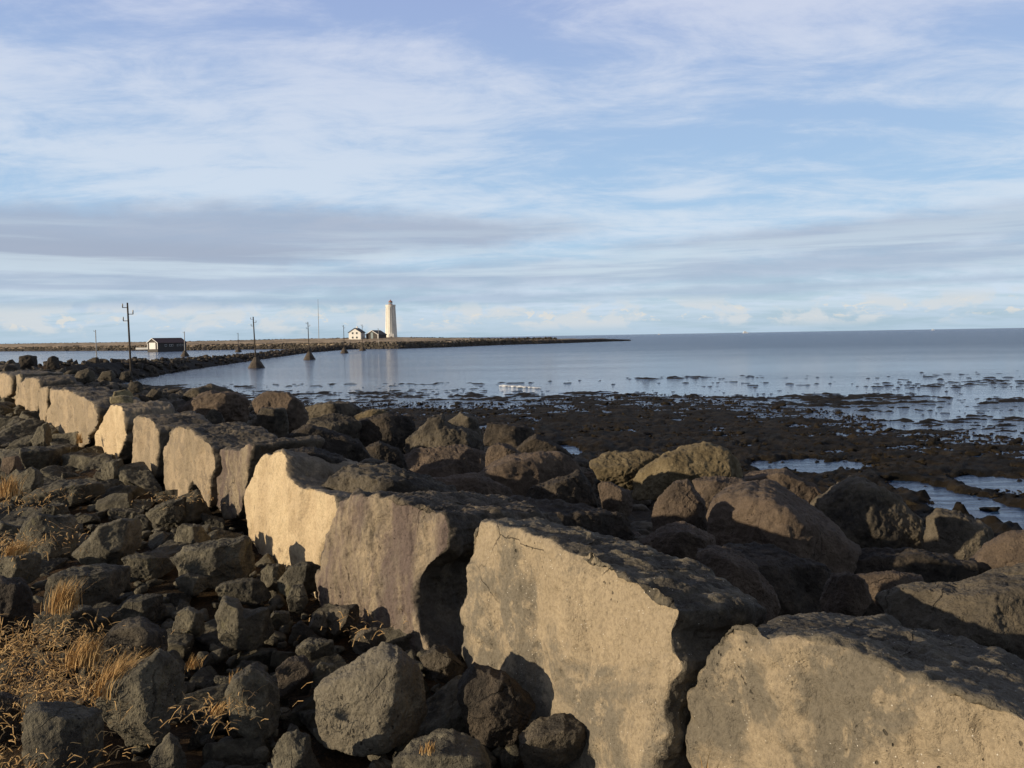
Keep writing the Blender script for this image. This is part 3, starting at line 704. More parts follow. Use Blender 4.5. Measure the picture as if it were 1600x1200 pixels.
block('tan2', [(206, 735), (206, 690), (206, 657), (215, 650), (230, 652), (240, 664), (246, 674), (247, 700), (243, 745), (230, 755), (212, 752)],
      13.0, 'upright rectangular tan block left of the arched one', T=.85, level=6, seed=7)
block('pale', [(145, 702), (147, 686), (160, 655), (170, 631), (184, 633), (191, 645), (194, 662), (192, 690), (186, 722), (165, 722), (148, 715)],
      15.0, 'pale tan block leaning back under the yellow lichened stones', T=.85, level=6, seed=8)
block('tan2', [(70, 655), (72, 622), (78, 607), (105, 610), (126, 617), (142, 630), (151, 640), (148, 660), (140, 682), (128, 702), (108, 700), (92, 682), (80, 672)],
      18.2, 'wide tan block with a dark crack at its left foot', T=.85, level=6, seed=9)
block('tan2', [(60, 648), (62, 606), (74, 603), (74, 620), (70, 665), (62, 662)], 21.5, 'thin upright slab wedged beside the wide tan block', T=.85, level=5, seed=10)
block('tan2', [(24, 628), (31, 602), (40, 590), (60, 592), (63, 602), (60, 648), (42, 650), (28, 642)], 24.5, 'tan block with vertical grooves near the left edge of the wall', T=.85, level=6, seed=11)
block('tan', [(16, 616), (16, 586), (29, 584), (30, 600), (26, 630), (18, 626)], 28.5, 'narrow brownish block second from the left end of the visible wall', T=1.3, level=5, seed=12)
block('tan2', [(-18, 612), (-18, 584), (0, 582), (15, 585), (16, 618), (6, 622), (-14, 620)], 31.5, 'block cut by the left picture edge, last of the visible wall', T=1.4, level=5, seed=13)

# ---------------------------------------------------------------- traced boulders on the sea side
GB = 'boulders on the seaward slope'
def boulder(mat, pts, d, label, **kw):
    kw.setdefault('group', GB); kw.setdefault('level', 7 if d < 20 else 6); kw.setdefault('amp', .034); kw.setdefault('fine', .010); kw.setdefault('p', 20)
    return traced_rock('boulder', M[mat], pts, d, label, **kw)
k = 20
def nx():
    global k; k += 1; return k
boulder('brown', [(1103, 800), (1112, 780), (1130, 768), (1170, 762), (1215, 768), (1260, 795), (1300, 825), (1345, 862), (1335, 890), (1250, 925), (1150, 900), (1106, 845)], 9.6, 'big smooth reddish brown boulder right of centre with a rounded sloping back', seed=nx(), level=7, T=1.7, amp=.025, fine=.010, p=10)
boulder('olive', [(972, 765), (1000, 735), (1025, 718), (1060, 703), (1100, 693), (1125, 697), (1160, 720), (1168, 745), (1150, 765), (1100, 775), (1040, 772), (990, 782)], 13.2, 'sunlit olive yellow boulder standing behind the big reddish one', seed=nx(), ridge=.55, level=7)
boulder('brown', [(1080, 752), (1120, 747), (1160, 752), (1185, 765), (1150, 800), (1105, 805), (1090, 775)], 11.6, 'light brown rock showing between the olive boulder and the big reddish boulder', seed=nx(), ridge=.3)
boulder('brown', [(1018, 795), (1048, 756), (1075, 750), (1100, 785), (1110, 830), (1060, 850), (1022, 835)], 10.6, 'small pointed dark boulder with a lit left flank, in front of the olive boulder', seed=nx(), ridge=-.45)
boulder('olive', [(922, 722), (950, 706), (1000, 704), (1042, 711), (1035, 745), (985, 765), (940, 752)], 14.5, 'low flat topped boulder left of the olive boulder', seed=nx(), cuts=((0, .9, .5, .62),))
boulder('brown', [(725, 752), (760, 728), (800, 712), (850, 705), (900, 708), (928, 727), (935, 750), (900, 785), (820, 800), (745, 785)], 12.0, 'broad low pinkish brown boulder in the middle of the shore', seed=nx(), level=7, amp=.02, p=9)
boulder('dark', [(815, 760), (850, 755), (905, 738), (925, 760), (948, 800), (905, 835), (840, 825), (813, 788)], 9.3, 'dark angular boulder with a bright lit left end, in front of the broad pinkish one', seed=nx(), ridge=-.5)
boulder('brown', [(933, 750), (960, 755), (985, 770), (990, 800), (960, 820), (943, 795)], 9.0, 'small brown wedge of rock beside the dark angular boulder', seed=nx(), ridge=.5)
boulder('grey', [(632, 690), (655, 670), (668, 652), (690, 650), (700, 660), (730, 672), (754, 692), (763, 715), (752, 745), (700, 765), (650, 755), (634, 722)], 17.5, 'rugged grey brown boulder with a jagged peak, highest left of centre', seed=nx(), level=7, amp=.05, ridge=.55)
boulder('grey', [(695, 662), (720, 645), (745, 655), (757, 690), (715, 695)], 20, 'dark rock just behind the jagged peaked boulder', seed=nx(), ridge=-.4)
boulder('dark', [(553, 722), (570, 700), (592, 690), (620, 700), (642, 728), (625, 755), (565, 755)], 13.5, 'dark dome shaped boulder left of the jagged one', seed=nx(), ridge=-.5)
boulder('dark', [(500, 708), (540, 692), (558, 688), (566, 720), (545, 745), (505, 735)], 13.5, 'dark rock with a thin pale rim, left of the dark dome', seed=nx(), ridge=.6)
boulder('grey', [(393, 658), (410, 638), (445, 637), (452, 670), (448, 692), (410, 680)], 21, 'sunlit tan faced rock below the dark humped boulder', seed=nx(), ridge=.8)
boulder('brown', [(392, 627), (420, 613), (450, 612), (470, 628), (488, 655), (470, 680), (440, 672), (400, 645)], 23, 'dark humped boulder at the water edge left of centre', seed=nx(), ridge=.3)
boulder('grey', [(478, 662), (490, 645), (530, 640), (565, 660), (560, 705), (488, 705)], 19, 'dark boulder with a pale flat top at the water side', seed=nx(), cuts=((0, .95, .4, .6),))
boulder('olive', [(552, 652), (580, 640), (602, 641), (614, 658), (602, 680), (556, 675)], 25, 'low brown rock at the edge of the seaweed', seed=nx())
boulder('brown', [(755, 735), (762, 700), (778, 691), (802, 700), (830, 718), (790, 750)], 14.6, 'small orange brown rock beside a bright tide pool', seed=nx(), ridge=-.4)
boulder('dark', [(795, 712), (820, 690), (838, 680), (858, 688), (900, 716), (840, 735)], 17, 'black pyramid shaped rock between two tide pools', seed=nx())
boulder('grey', [(1245, 805), (1290, 770), (1310, 753), (1345, 747), (1385, 760), (1420, 785), (1455, 812), (1450, 870), (1350, 915), (1265, 880)], 14.5, 'large dark peaked boulder in front of the right hand pools', seed=nx(), level=7, ridge=.75)
boulder('grey', [(1448, 815), (1462, 801), (1500, 803), (1550, 825), (1560, 855), (1530, 890), (1490, 895), (1442, 868)], 13.4, 'grey tan boulder with a pointed left tip, just below the right hand pools', seed=nx(), ridge=.2)
boulder('brown', [(1512, 885), (1540, 850), (1580, 830), (1640, 828), (1670, 880), (1610, 920), (1540, 915)], 9.3, 'rounded pinkish brown boulder cut by the right picture edge', seed=nx(), p=9, amp=.02)
boulder('dark', [(1230, 890), (1350, 862), (1450, 860), (1530, 885), (1530, 930), (1400, 950), (1290, 950)], 9.5, 'wide dark boulder lying in shadow in front of the peaked one', seed=nx())
boulder('grey', [(1480, 920), (1540, 895), (1600, 884), (1690, 888), (1690, 945), (1560, 950)], 6.8, 'grey layered slab at the right edge below the pinkish boulder', seed=nx())
boulder('brown', [(1280, 940), (1300, 900), (1325, 892), (1352, 905), (1365, 940), (1335, 975), (1290, 975)], 5.9, 'small brown humped rock behind the corner block', seed=nx(), ridge=.4)
boulder('brown', [(1335, 897), (1395, 892), (1440, 903), (1450, 935), (1370, 945)], 6.6, 'flat brown rock resting behind the small humped one', seed=nx())
boulder('grey', [(1360, 925), (1420, 914), (1500, 918), (1560, 911), (1680, 915), (1690, 1010), (1600, 1030), (1500, 1025), (1420, 1000), (1385, 960)], 4.5, 'long sunlit tan boulder running to the right edge, lichen green at its left end', seed=nx(), level=7, T=.7)
boulder('brown', [(1086, 872), (1110, 861), (1150, 868), (1182, 890), (1222, 945), (1215, 985), (1150, 960), (1106, 915)], 5.4, 'tilted brown slab with a lit crest, leaning behind the speckled block', seed=nx(), T=.5, ridge=.2)
boulder('brown', [(1000, 852), (1040, 826), (1070, 821), (1115, 840), (1130, 880), (1060, 900)], 7.5, 'low brown rock with a pale ridge, above the speckled block', seed=nx(), ridge=-.2)
boulder('grey', [(497, 768), (530, 742), (560, 734), (600, 738), (640, 744), (700, 762), (740, 780), (720, 810), (600, 815), (540, 795)], 7.6, 'rough pitted tan slab lying behind the streaked block', seed=nx(), level=7, amp=.05, T=1.1)
boulder('grey', [(540, 740), (570, 719), (600, 721), (625, 742), (600, 758), (560, 756)], 8.7, 'small flat pitted rock on top of the rough slab', seed=nx())
boulder('dark', [(432, 712), (450, 703), (490, 702), (530, 712), (570, 726), (560, 765), (500, 790), (452, 770)], 8.4, 'smooth dark slab directly behind the cream block', seed=nx(), p=10, amp=.015)
boulder('grey', [(313, 676), (322, 650), (333, 637), (346, 645), (352, 668), (345, 690), (322, 690)], 15, 'pointed grey stone standing upright on the wall top', seed=nx(), T=.35)
boulder('brown', [(275, 645), (300, 625), (330, 612), (372, 614), (398, 632), (395, 660), (340, 665)], 24, 'broad rough brown boulder on the crest left of the humped one', seed=nx(), ridge=.7, amp=.05)
boulder('grey', [(280, 622), (300, 608), (330, 601), (362, 610), (385, 628), (320, 640)], 32, 'dark low boulder at the water edge behind the broad brown one', seed=nx())
boulder('lichen', [(172, 630), (172, 621), (190, 618), (207, 619), (208, 630), (190, 633)], 15.6, 'flat yellow lichened stone lying on the wall, lower of a stacked pair', seed=nx(), level=5, T=.5)
boulder('lichen', [(176, 621), (179, 612), (195, 609), (206, 611), (208, 620), (190, 623)], 15.9, 'yellowish stone stacked on the flat lichened one', seed=nx(), level=5)
boulder('grey', [(199, 608), (203, 598), (215, 595), (225, 601), (224, 611), (208, 615)], 20, 'light tan stone at the foot of the tall leaning pole', seed=nx(), level=5, ridge=.6)
boulder('grey', [(228, 618), (238, 608), (252, 610), (256, 620), (240, 628)], 21, 'brown stone right of the yellow lichened pair', seed=nx(), level=5)
boulder('grey', [(112, 594), (122, 580), (138, 575), (148, 582), (150, 594), (132, 600)], 33, 'large light stone on the crest at left, in front of the dark bank', seed=nx(), level=5, ridge=.3)
boulder('grey', [(153, 592), (160, 581), (175, 578), (182, 588), (174, 596)], 34, 'rounded stone on the crest between the light stone and the pole', seed=nx(), level=5, ridge=.3)
boulder('grey', [(184, 592), (190, 582), (203, 579), (210, 590), (200, 596)], 35, 'rounded stone just left of the leaning pole', seed=nx(), level=5, ridge=.2)
boulder('grey', [(55, 583), (60, 578), (84, 577), (90, 582), (84, 588), (62, 588)], 42, 'flat pale topped stone on the crest near the left edge', seed=nx(), level=5)
boulder('dark', [(28, 570), (30, 557), (44, 555), (58, 557), (59, 575), (44, 580), (28, 576)], 75, 'square dark boulder on the skyline of the crest, leftmost', seed=nx(), level=5, ridge=-.6)
boulder('dark', [(72, 570), (75, 559), (84, 556), (92, 559), (95, 574), (82, 580), (72, 576)], 75, 'square dark boulder on the skyline of the crest, second from left', seed=nx(), level=5, ridge=-.5)

boulder('dark', [(560, 658), (600, 648), (642, 650), (657, 700), (600, 725), (560, 705)], 19.5, 'black flat topped boulder between the pale flat topped one and the jagged peak', seed=nx())
boulder('dark', [(428, 695), (480, 665), (560, 690), (595, 735), (520, 770), (440, 745)], 11.5, 'wide black slab behind the smooth dark slab', seed=nx())
boulder('brown', [(622, 712), (650, 700), (720, 697), (760, 708), (772, 760), (700, 795), (625, 765)], 16.0, 'layered brown boulder directly under the jagged peaked one', seed=nx(), cuts=((-.2, .9, .5, .62),), level=7)
boulder('dark', [(740, 800), (800, 785), (900, 795), (990, 800), (1015, 850), (900, 875), (760, 860)], 8.0, 'long black boulder filling the gap behind the speckled block', seed=nx())
boulder('dark', [(1045, 895), (1120, 862), (1200, 866), (1290, 885), (1335, 945), (1230, 990), (1100, 950)], 7.4, 'wide black boulder in the hollow below the big reddish boulder', seed=nx())
boulder('brown', [(1160, 745), (1225, 733), (1275, 758), (1305, 800), (1235, 810)], 15.5, 'low dark brown boulder between the big reddish one and the peaked one', seed=nx())
boulder('dark', [(760, 660), (830, 668), (850, 690), (800, 700), (755, 695)], 24, 'low black rock between two narrow tide pools', seed=nx())
boulder('brown', [(655, 755), (740, 740), (800, 760), (830, 800), (740, 815), (660, 795)], 10.5, 'smooth dark brown boulder behind the streaked block top', seed=nx(), p=9)
boulder('grey', [(470, 640), (500, 630), (545, 628), (575, 645), (540, 665), (480, 665)], 27, 'low dark boulder at the seaweed edge, behind the pale flat topped one', seed=nx())

# ---------------------------------------------------------------- traced rubble on the land side
GR = 'dark rubble stones on the land side of the wall'
def rub(pts, d, label, mat='basalt', **kw):
    ym = max(q[1] for q in pts); d = max(d, min(2.0*F/(ym-yh(pts[0][0])), d*1.2))
    kw.setdefault('level', 6); kw.setdefault('amp', .036); kw.setdefault('fine', .007); kw.setdefault('p', 44); kw.setdefault('floor', .66)
    return traced_rock('rubble_stone', M[mat], pts, d, label, cat='stone', group=GR, seed=nx(), **kw)
rub([(487, 1100), (500, 1083), (560, 1045), (600, 1015), (622, 1007), (650, 1030), (674, 1070), (677, 1115), (640, 1155), (560, 1165), (505, 1168), (489, 1130)], 4.0, 'large upright grey stone with a flat lit face, at the bottom centre', mat='slab', level=7, ridge=.75, p=10, amp=.03)
rub([(715, 1080), (740, 1040), (785, 1050), (835, 1100), (800, 1160), (735, 1160)], 4.2, 'dark shadowed stone leaning on the foot of the speckled block', mat='dark')
rub([(810, 1152), (830, 1136), (880, 1125), (912, 1130), (916, 1180), (860, 1200), (818, 1190)], 3.55, 'flat light edged stone below the speckled block at the bottom', mat='grey')
rub([(590, 1200), (640, 1170), (700, 1154), (752, 1160), (770, 1210), (700, 1240), (620, 1240)], 3.45, 'flat stone cut by the bottom edge right of the upright grey stone')
rub([(416, 1182), (440, 1150), (466, 1137), (487, 1150), (484, 1180), (510, 1220), (440, 1225)], 3.45, 'pale hooked stone at the bottom edge left of the upright grey stone', ridge=.1)
rub([(35, 1120), (60, 1112), (130, 1117), (162, 1125), (170, 1185), (120, 1225), (50, 1225), (38, 1180)], 3.5, 'blocky stone with two lit stripes in the bottom left corner', ridge=-.35)
rub([(138, 1097), (175, 1065), (215, 1043), (250, 1018), (287, 1040), (294, 1095), (250, 1145), (200, 1155), (158, 1122)], 4.1, 'large rounded stone with a dark right side beside the dry grass', level=7, ridge=.1)
rub([(128, 1045), (150, 1005), (185, 980), (218, 968), (252, 985), (287, 990), (288, 1022), (240, 1040), (190, 1060)], 4.8, 'broad grey stone behind the large rounded one', mat='grey', ridge=.6, amp=.03)
rub([(48, 932), (70, 905), (110, 893), (160, 890), (210, 895), (207, 918), (170, 945), (110, 955), (58, 952)], 5.9, 'long flat stone behind the tallest grass tuft', ridge=.7)
rub([(-30, 892), (10, 869), (50, 863), (82, 872), (60, 900), (35, 915), (-30, 915)], 6.4, 'flat topped stone at the left edge above the grass', ridge=.6)
rub([(-35, 922), (0, 907), (35, 908), (50, 925), (52, 980), (20, 995), (-35, 990)], 5.2, 'black square stone at the left edge in shadow', mat='dark')
rub([(16, 855), (40, 820), (60, 803), (110, 806), (134, 832), (112, 862), (60, 868)], 7.2, 'big dark stone with a lit left side, upper left of the rubble', ridge=-.25)
rub([(110, 870), (140, 845), (155, 822), (190, 811), (217, 812), (230, 842), (200, 878), (150, 890)], 6.9, 'dark stone with a curved pale left edge', ridge=-.55)
rub([(224, 804), (255, 788), (290, 777), (302, 795), (278, 815), (240, 818)], 8.2, 'light faced stone near the foot of the arched block', ridge=.4)
rub([(268, 832), (285, 818), (312, 820), (334, 850), (312, 865), (275, 862)], 7.1, 'rounded rough stone below the light faced one', ridge=.2)
rub([(263, 878), (290, 862), (335, 850), (385, 840), (408, 850), (416, 882), (385, 900), (330, 915), (283, 905)], 6.3, 'large knobbly stone in the middle of the rubble', ridge=.35, level=7)
rub([(188, 873), (215, 866), (262, 869), (276, 886), (250, 900), (205, 900)], 6.5, 'low wide stone left of the knobbly one')
rub([(274, 905), (295, 898), (325, 902), (328, 918), (300, 930), (280, 922)], 5.9, 'small rounded stone under the knobbly one')
rub([(336, 920), (345, 912), (395, 905), (430, 918), (435, 932), (390, 942), (345, 940)], 5.6, 'long low stone in front of the cream block')
rub([(404, 897), (420, 883), (447, 882), (452, 905), (437, 922), (412, 920)], 6.2, 'small stone with a lit left edge below the cream block', ridge=-.3)
rub([(433, 910), (455, 885), (480, 878), (502, 890), (502, 922), (460, 935), (438, 928)], 6.1, 'rounded stone touching the foot of the streaked block', ridge=-.2)
rub([(448, 935), (458, 918), (475, 915), (482, 938), (470, 958), (452, 955)], 5.6, 'small knob shaped stone below the rounded one')
rub([(418, 968), (428, 955), (452, 958), (454, 972), (432, 980)], 5.2, 'small pale lumpy stone in the middle of the rubble')
rub([(335, 965), (350, 940), (372, 945), (380, 960), (420, 950), (440, 985), (400, 1010), (345, 1005)], 5.2, 'dark stone with a bright left crest in the rubble centre', ridge=-.5)
rub([(508, 985), (515, 955), (530, 948), (560, 945), (570, 965), (545, 985), (520, 992)], 5.0, 'light stone with an orange foot below the streaked block', mat='grey', ridge=0)
rub([(480, 985), (492, 960), (505, 948), (512, 975), (508, 995), (485, 992)], 4.9, 'thin upright light stone left of the orange footed stone', mat='grey')
rub([(448, 985), (470, 972), (490, 985), (505, 1000), (465, 1000)], 4.8, 'low pale wedge stone in front of the thin upright stone', mat='grey')
rub([(552, 1000), (565, 985), (590, 982), (604, 1000), (590, 1018), (560, 1015)], 4.6, 'round grey stone above the upright grey stone', mat='grey')
rub([(654, 1028), (680, 1012), (700, 1018), (728, 1040), (712, 1065), (680, 1062)], 4.4, 'small stone wedged under the left corner of the speckled block', mat='grey')
rub([(462, 1015), (480, 1002), (520, 1000), (522, 1020), (495, 1035), (468, 1030)], 4.5, 'low dark stone behind the upright grey stone')
rub([(485, 1050), (500, 1035), (522, 1038), (526, 1065), (505, 1082), (488, 1072)], 4.2, 'rough stone touching the left shoulder of the upright grey stone')
rub([(352, 1085), (365, 1062), (390, 1045), (405, 1050), (440, 1085), (450, 1130), (400, 1150), (360, 1130)], 4.0, 'dark stone with a pitted pale crest between the grass tufts', ridge=-.6)
rub([(430, 1048), (450, 1032), (475, 1030), (492, 1050), (480, 1085), (440, 1085)], 4.3, 'dark speckled stone right of the pitted crest stone', mat='dark')
rub([(-35, 1092), (5, 1083), (30, 1090), (34, 1145), (0, 1168), (-35, 1155)], 3.7, 'black stone at the left edge in the bottom corner', mat='dark')
rub([(165, 970), (200, 940), (240, 928), (272, 930), (267, 958), (222, 978)], 5.4, 'slanted stone with a lit rim left of centre in the rubble', ridge=.1)
rub([(262, 985), (275, 958), (295, 950), (322, 960), (328, 985), (295, 1000)], 5.1, 'knobby light stone in the middle of the rubble', ridge=.2)
rub([(232, 1195), (255, 1165), (265, 1148), (278, 1160), (300, 1200), (260, 1220)], 3.4, 'small pointed stone at the bottom edge with a lit left flank', ridge=-.2)
rub([(40, 975), (75, 955), (130, 948), (165, 958), (158, 985), (110, 1000), (60, 1000)], 5.2, 'low brown stone beside the flattened dry grass')
rub([(62, 800), (70, 790), (100, 788), (110, 802), (85, 810)], 8.6, 'stone with dry grass on its edge at the upper left')
rub([(27, 760), (30, 740), (50, 730), (72, 745), (70, 768), (45, 775)], 10.5, 'lit stone in the far rubble at left', ridge=.1)
rub([(48, 690), (60, 668), (75, 660), (82, 680), (78, 700), (55, 702)], 14, 'rounded stone among the far rubble below the wide tan block', ridge=.2)
rub([(0, 735), (5, 715), (30, 712), (38, 735), (20, 745)], 12, 'orange tinted stone at the left edge of the rubble', mat='brown', ridge=.3)
rub([(150, 745), (165, 722), (190, 718), (200, 745), (175, 755)], 12, 'rubble stone below the pale leaning block', ridge=.4)

# ---------------------------------------------------------------- scattered fill stones
def protos(mat, n, level, seed0, flat, amp=.065, fine=.018):
    res = []
    for i in range(n):
        rg = np.random.default_rng(seed0+i); V, Fc = boulder_shape(seed0+i, level, npl=int(rg.integers(5, 11)), p=int(rg.integers(16, 40)))
        V = V*np.array([rg.uniform(.95, 1.45), rg.uniform(.6, .95), rg.uniform(.45, .85)*flat])
        V = roughen(V, Fc, 1.6, seed0+i, amp, fine); me = raw_mesh('stone', V*.5, Fc); me.materials.append(M[mat]); me.shade_smooth(); res.append(me)
    return res
def nearest_label(kind_txt, x, y, marks):
    b = min(marks, key=lambda mk: (mk[0]-x)**2+(mk[1]-y)**2); return kind_txt+' '+b[2]
ORD = ['', 'second ', 'third ', 'fourth ', 'fifth ', 'sixth ', 'seventh ', 'eighth ', 'ninth ']
def short(l):
    l = l.split(',')[0]
    for cut_ in (' with ', ' behind ', ' running ', ' standing ', ' lying ', ' leaning ', ' resting ', ' cut by ', ' whose ', ' below ', ' below ', ' that ', ' showing ', ' beside ', ' touching ', ' wedged ', ' against '):
        if cut_ in l and len(l.split(cut_)[0].split()) >= 4: l = l.split(cut_)[0]
    wl = l.split()[:8]
    while wl[-1] in ('a', 'the', 'with', 'of', 'in', 'on', 'at', 'left', 'right', 'and', 'under', 'near', 'below', 'its'): wl.pop()
    return ' '.join(wl)
def relabel(made, label_fn, cat):
    if label_fn is not None and label_fn.__name__ != 'near_anchor':
        for it, o in made: o['label'] = label_fn(it)
        return
    SH = [short(a[3]) for a in ANCH]; cnt = {x: SH.count(x) for x in SH}; grp = {}
    own = [a for a in range(len(ANCH)) if cnt[SH[a]] == 1 and 0 < ANCH[a][0] < 1600 and ANCH[a][1] < 1200]
    for it, o in made:
        d = np.array(it[:3])-CAM; f = d@_f; px = 800+F*(d@_r)/f; py = 600-F*(d@_u)/f
        j = min(own, key=lambda a: (ANCH[a][0]-px)**2+2*(ANCH[a][1]-py)**2); dx, dy = px-ANCH[j][0], py-ANCH[j][1]
        where = ('just right of' if dx > 0 else 'just left of') if abs(dx) > 1.3*abs(dy) else ('just above' if dy < 0 else 'just below')
        grp.setdefault((where, j), []).append((dx*dx+dy*dy, o))
    for (where, j), L in grp.items():
        L.sort(key=lambda t: t[0])
        for n_, (dd_, o) in enumerate(L):
            o['label'] = ((ORD[n_]+'nearest ' if n_ < 9 else 'outlying ')+('stone ' if cat == 'stone' else 'dark boulder ')+where+' the '+SH[j]) if n_ else ('dark stone ' if cat == 'stone' else 'dark boulder ')+where+' the '+SH[j]
def near_anchor(it): return ''
def scatter(name, items, metas, label_fn, cat, group, stuff_mat, stuff_label, stuff_level, cap, flat=.7):
    """items: (x,y,z,size). nearest cap are things of their own, the rest one object"""
    items = sorted(items, key=lambda t: -t[3]/math.hypot(t[0], t[1]))
    made = []
    for it in items[:cap]:
        me = metas[random.randrange(len(metas))]
        o = bpy.data.objects.new(name, me); C.objects.link(o); o.location = it[:3]
        o.scale = (it[3],)*3; o.rotation_euler = (random.uniform(-.45, .45), random.uniform(-.45, .45), random.uniform(0, 6.28))
        tag(o, None, cat, group); made.append((it, o))
    relabel(made, label_fn, cat)
    rest = items[cap:]
    if rest:
        VV = []; FF = []; n0 = 0; shp = []
        for i in range(14):
            V, Fc = boulder_shape(900+i, stuff_level, 10, 12); V = V*np.array([1.1, .85, flat])*.5
            if stuff_level > 2: V = roughen(V, Fc, 1, i, .05, .02)
            shp.append(V)
        for it in rest:
            V = shp[random.randrange(14)]; a, b, c = random.uniform(-.4, .4), random.uniform(-.4, .4), random.uniform(0, 6.28)
            Rm = np.array(Matrix.Rotation(c, 3, 'Z')@Matrix.Rotation(a, 3, 'X')@Matrix.Rotation(b, 3, 'Y'))
            VV.append((V*it[3])@Rm.T+np.array(it[:3])); FF.append(Fc+n0); n0 += len(V)
        o = link(name+'_mass', raw_mesh(name+'_mass', np.concatenate(VV), np.concatenate(FF)), M[stuff_mat], smooth=True); tag(o, stuff_label, cat, kind='stuff')
def visible(x, y, z):
    d = np.array([x, y, z])-CAM; f = d@_f
    if f < .5: return False
    px = 800+F*(d@_r)/f; py = 600-F*(d@_u)/f; return -60 < px < 1660 and -20 < py < 1300
def jitter_grid(u0, u1, v0, v1, sp_fn):
    pass
def clear_of_traced(it):
    dd = np.array(it[:3])-CAM; f = dd@_f; px = 800+F*(dd@_r)/f; py = 600-F*(dd@_u)/f; hs = it[3]*.5*F/f
    for a in ANCH:
        if a[2] == 'stone block': continue
        mx, my = (a[5]-a[4])*.04, (a[7]-a[6])*.04
        if it[1] < a[8]+.1 and a[4]+mx-hs*.5 < px < a[5]-mx+hs*.5 and a[6]+my-hs*.3 < py < a[7]-my+hs*.55: return False
    return True
def poisson(n, gen, rad_fn, maxn):
    cells = {}; out = []
    for _ in range(n):
        x, y, s_ = gen(); r = s_*rad_fn
        cx, cy = int(x//.5), int(y//.5); ok = True; rr = int(r//.5)+1
        for i in range(cx-rr, cx+rr+1):
            for j in range(cy-rr, cy+rr+1):
                for (ox, oy, orr) in cells.get((i, j), ()):
                    if (ox-x)**2+(oy-y)**2 < (max(r, orr)*.5+min(r, orr)*.5)**2: ok = False; break
                if not ok: break
            if not ok: break
        if ok:
            cells.setdefault((cx, cy), []).append((x, y, r)); out.append((x, y, s_))
            if len(out) >= maxn: break
    return out
TX, TY = -PY, PX                                # along the wall, away from the camera
def bh(x, y): return float(base_height(np.array([x]), np.array([y]))[0][0])

# land side rubble
meta = protos('basalt', 16, 6, 300, 1., .034, .007)
def gen_r():
    t = random.uniform(0, 1)**1.7*42+.6; p = random.uniform(-9, 2.75); s_ = random.choice((.16, .22, .3, .38, .5, .66))*random.uniform(.8, 1.2)*(1+min(t, 30)*.018)
    return p*PX+t*TX, p*PY+t*TY, s_
def ok_r(x, y): return math.hypot(x, y) > 3.1 and visible(x, y, 2.9) and not (x < -1.75 and 4.0 < y < 4.9 and x > -2.9)
pts = [q for q in poisson(30000, gen_r, .74, 4000) if ok_r(q[0], q[1])]
items = [(x, y, 2.9+s_*random.uniform(-.14, .18), s_) for x, y, s_ in pts]
items = [it for it in items if clear_of_traced(it)]
land_marks = [(.2, 3.2, 'below the speckled block'), (-1, 4.0, 'around the large upright stone'), (-2.4, 5.5, 'in front of the cream block'), (-4, 7, 'near the arched block'), (-4, 4.8, 'beside the dry grass'), (-7, 12, 'below the pale leaning block'), (-12, 18, 'below the wide tan block'), (-18, 26, 'at the far left end of the wall')]
scatter('rubble_stone', items, meta, near_anchor, 'stone', GR, 'basalt', 'small dark stones filling the far rubble', 4, 255)
# small gravel between
items = []
for _ in range(5200):
    t = random.uniform(0, 1)**1.6*22+.5; p = random.uniform(-6, 2.8); x, y = p*PX+t*TX, p*PY+t*TY
    if math.hypot(x, y) > 2.8 and visible(x, y, 2.9): items.append((x, y, 2.92, random.uniform(.04, .16)))
scatter('gravel', items, meta, None, 'gravel', None, 'basalt', 'small loose stones and grit between the rubble', 3, 0)

# sea side boulders
metb = protos('brown', 7, 6, 400, 1.1) + protos('dark', 6, 6, 420, 1.1) + protos('grey', 5, 6, 440, 1.1)
def gen_b():
    t = random.uniform(0, 1)**1.3*110-6; p = random.uniform(3.6, 20); s_ = random.choice((.7, .9, 1.1, 1.4))*random.uniform(.8, 1.2)
    if p < 4.5: s_ *= .6
    return p*PX+t*TX, p*PY+t*TY, s_
pts = [q for q in poisson(30000, gen_b, .72, 5000) if visible(q[0], q[1], bh(q[0], q[1])) and math.hypot(q[0], q[1]) > 4.6]
items = []
for x, y, s_ in pts:
    zz_ = bh(x, y); dd_ = math.hypot(x, y); s_ = min(s_, .75) if dd_ < 16 else s_; items.append((x, y, zz_+s_*(random.uniform(-.32, -.12) if dd_ < 24 else random.uniform(-.12, .10)), s_))
items = [it for it in items if clear_of_traced(it)]
sea_marks = [(1.5, 6, 'in the gap behind the speckled block'), (4, 7, 'behind the corner block'), (6, 11, 'around the big reddish boulder'), (-1, 10, 'behind the streaked block'), (-2, 16, 'beside the jagged peaked boulder'), (7, 15, 'beside the dark peaked boulder'), (-6, 18, 'behind the cream block'), (-12, 28, 'on the crest beyond the yellow lichened stones'), (-20, 45, 'on the crest below the leaning pole'), (-35, 75, 'on the far crest at the left'), (-6, 28, 'at the water edge left of centre')]
scatter('boulder', items, metb, near_anchor, 'boulder', GB, 'grey', 'distant boulders covering the crest', 4, 235)

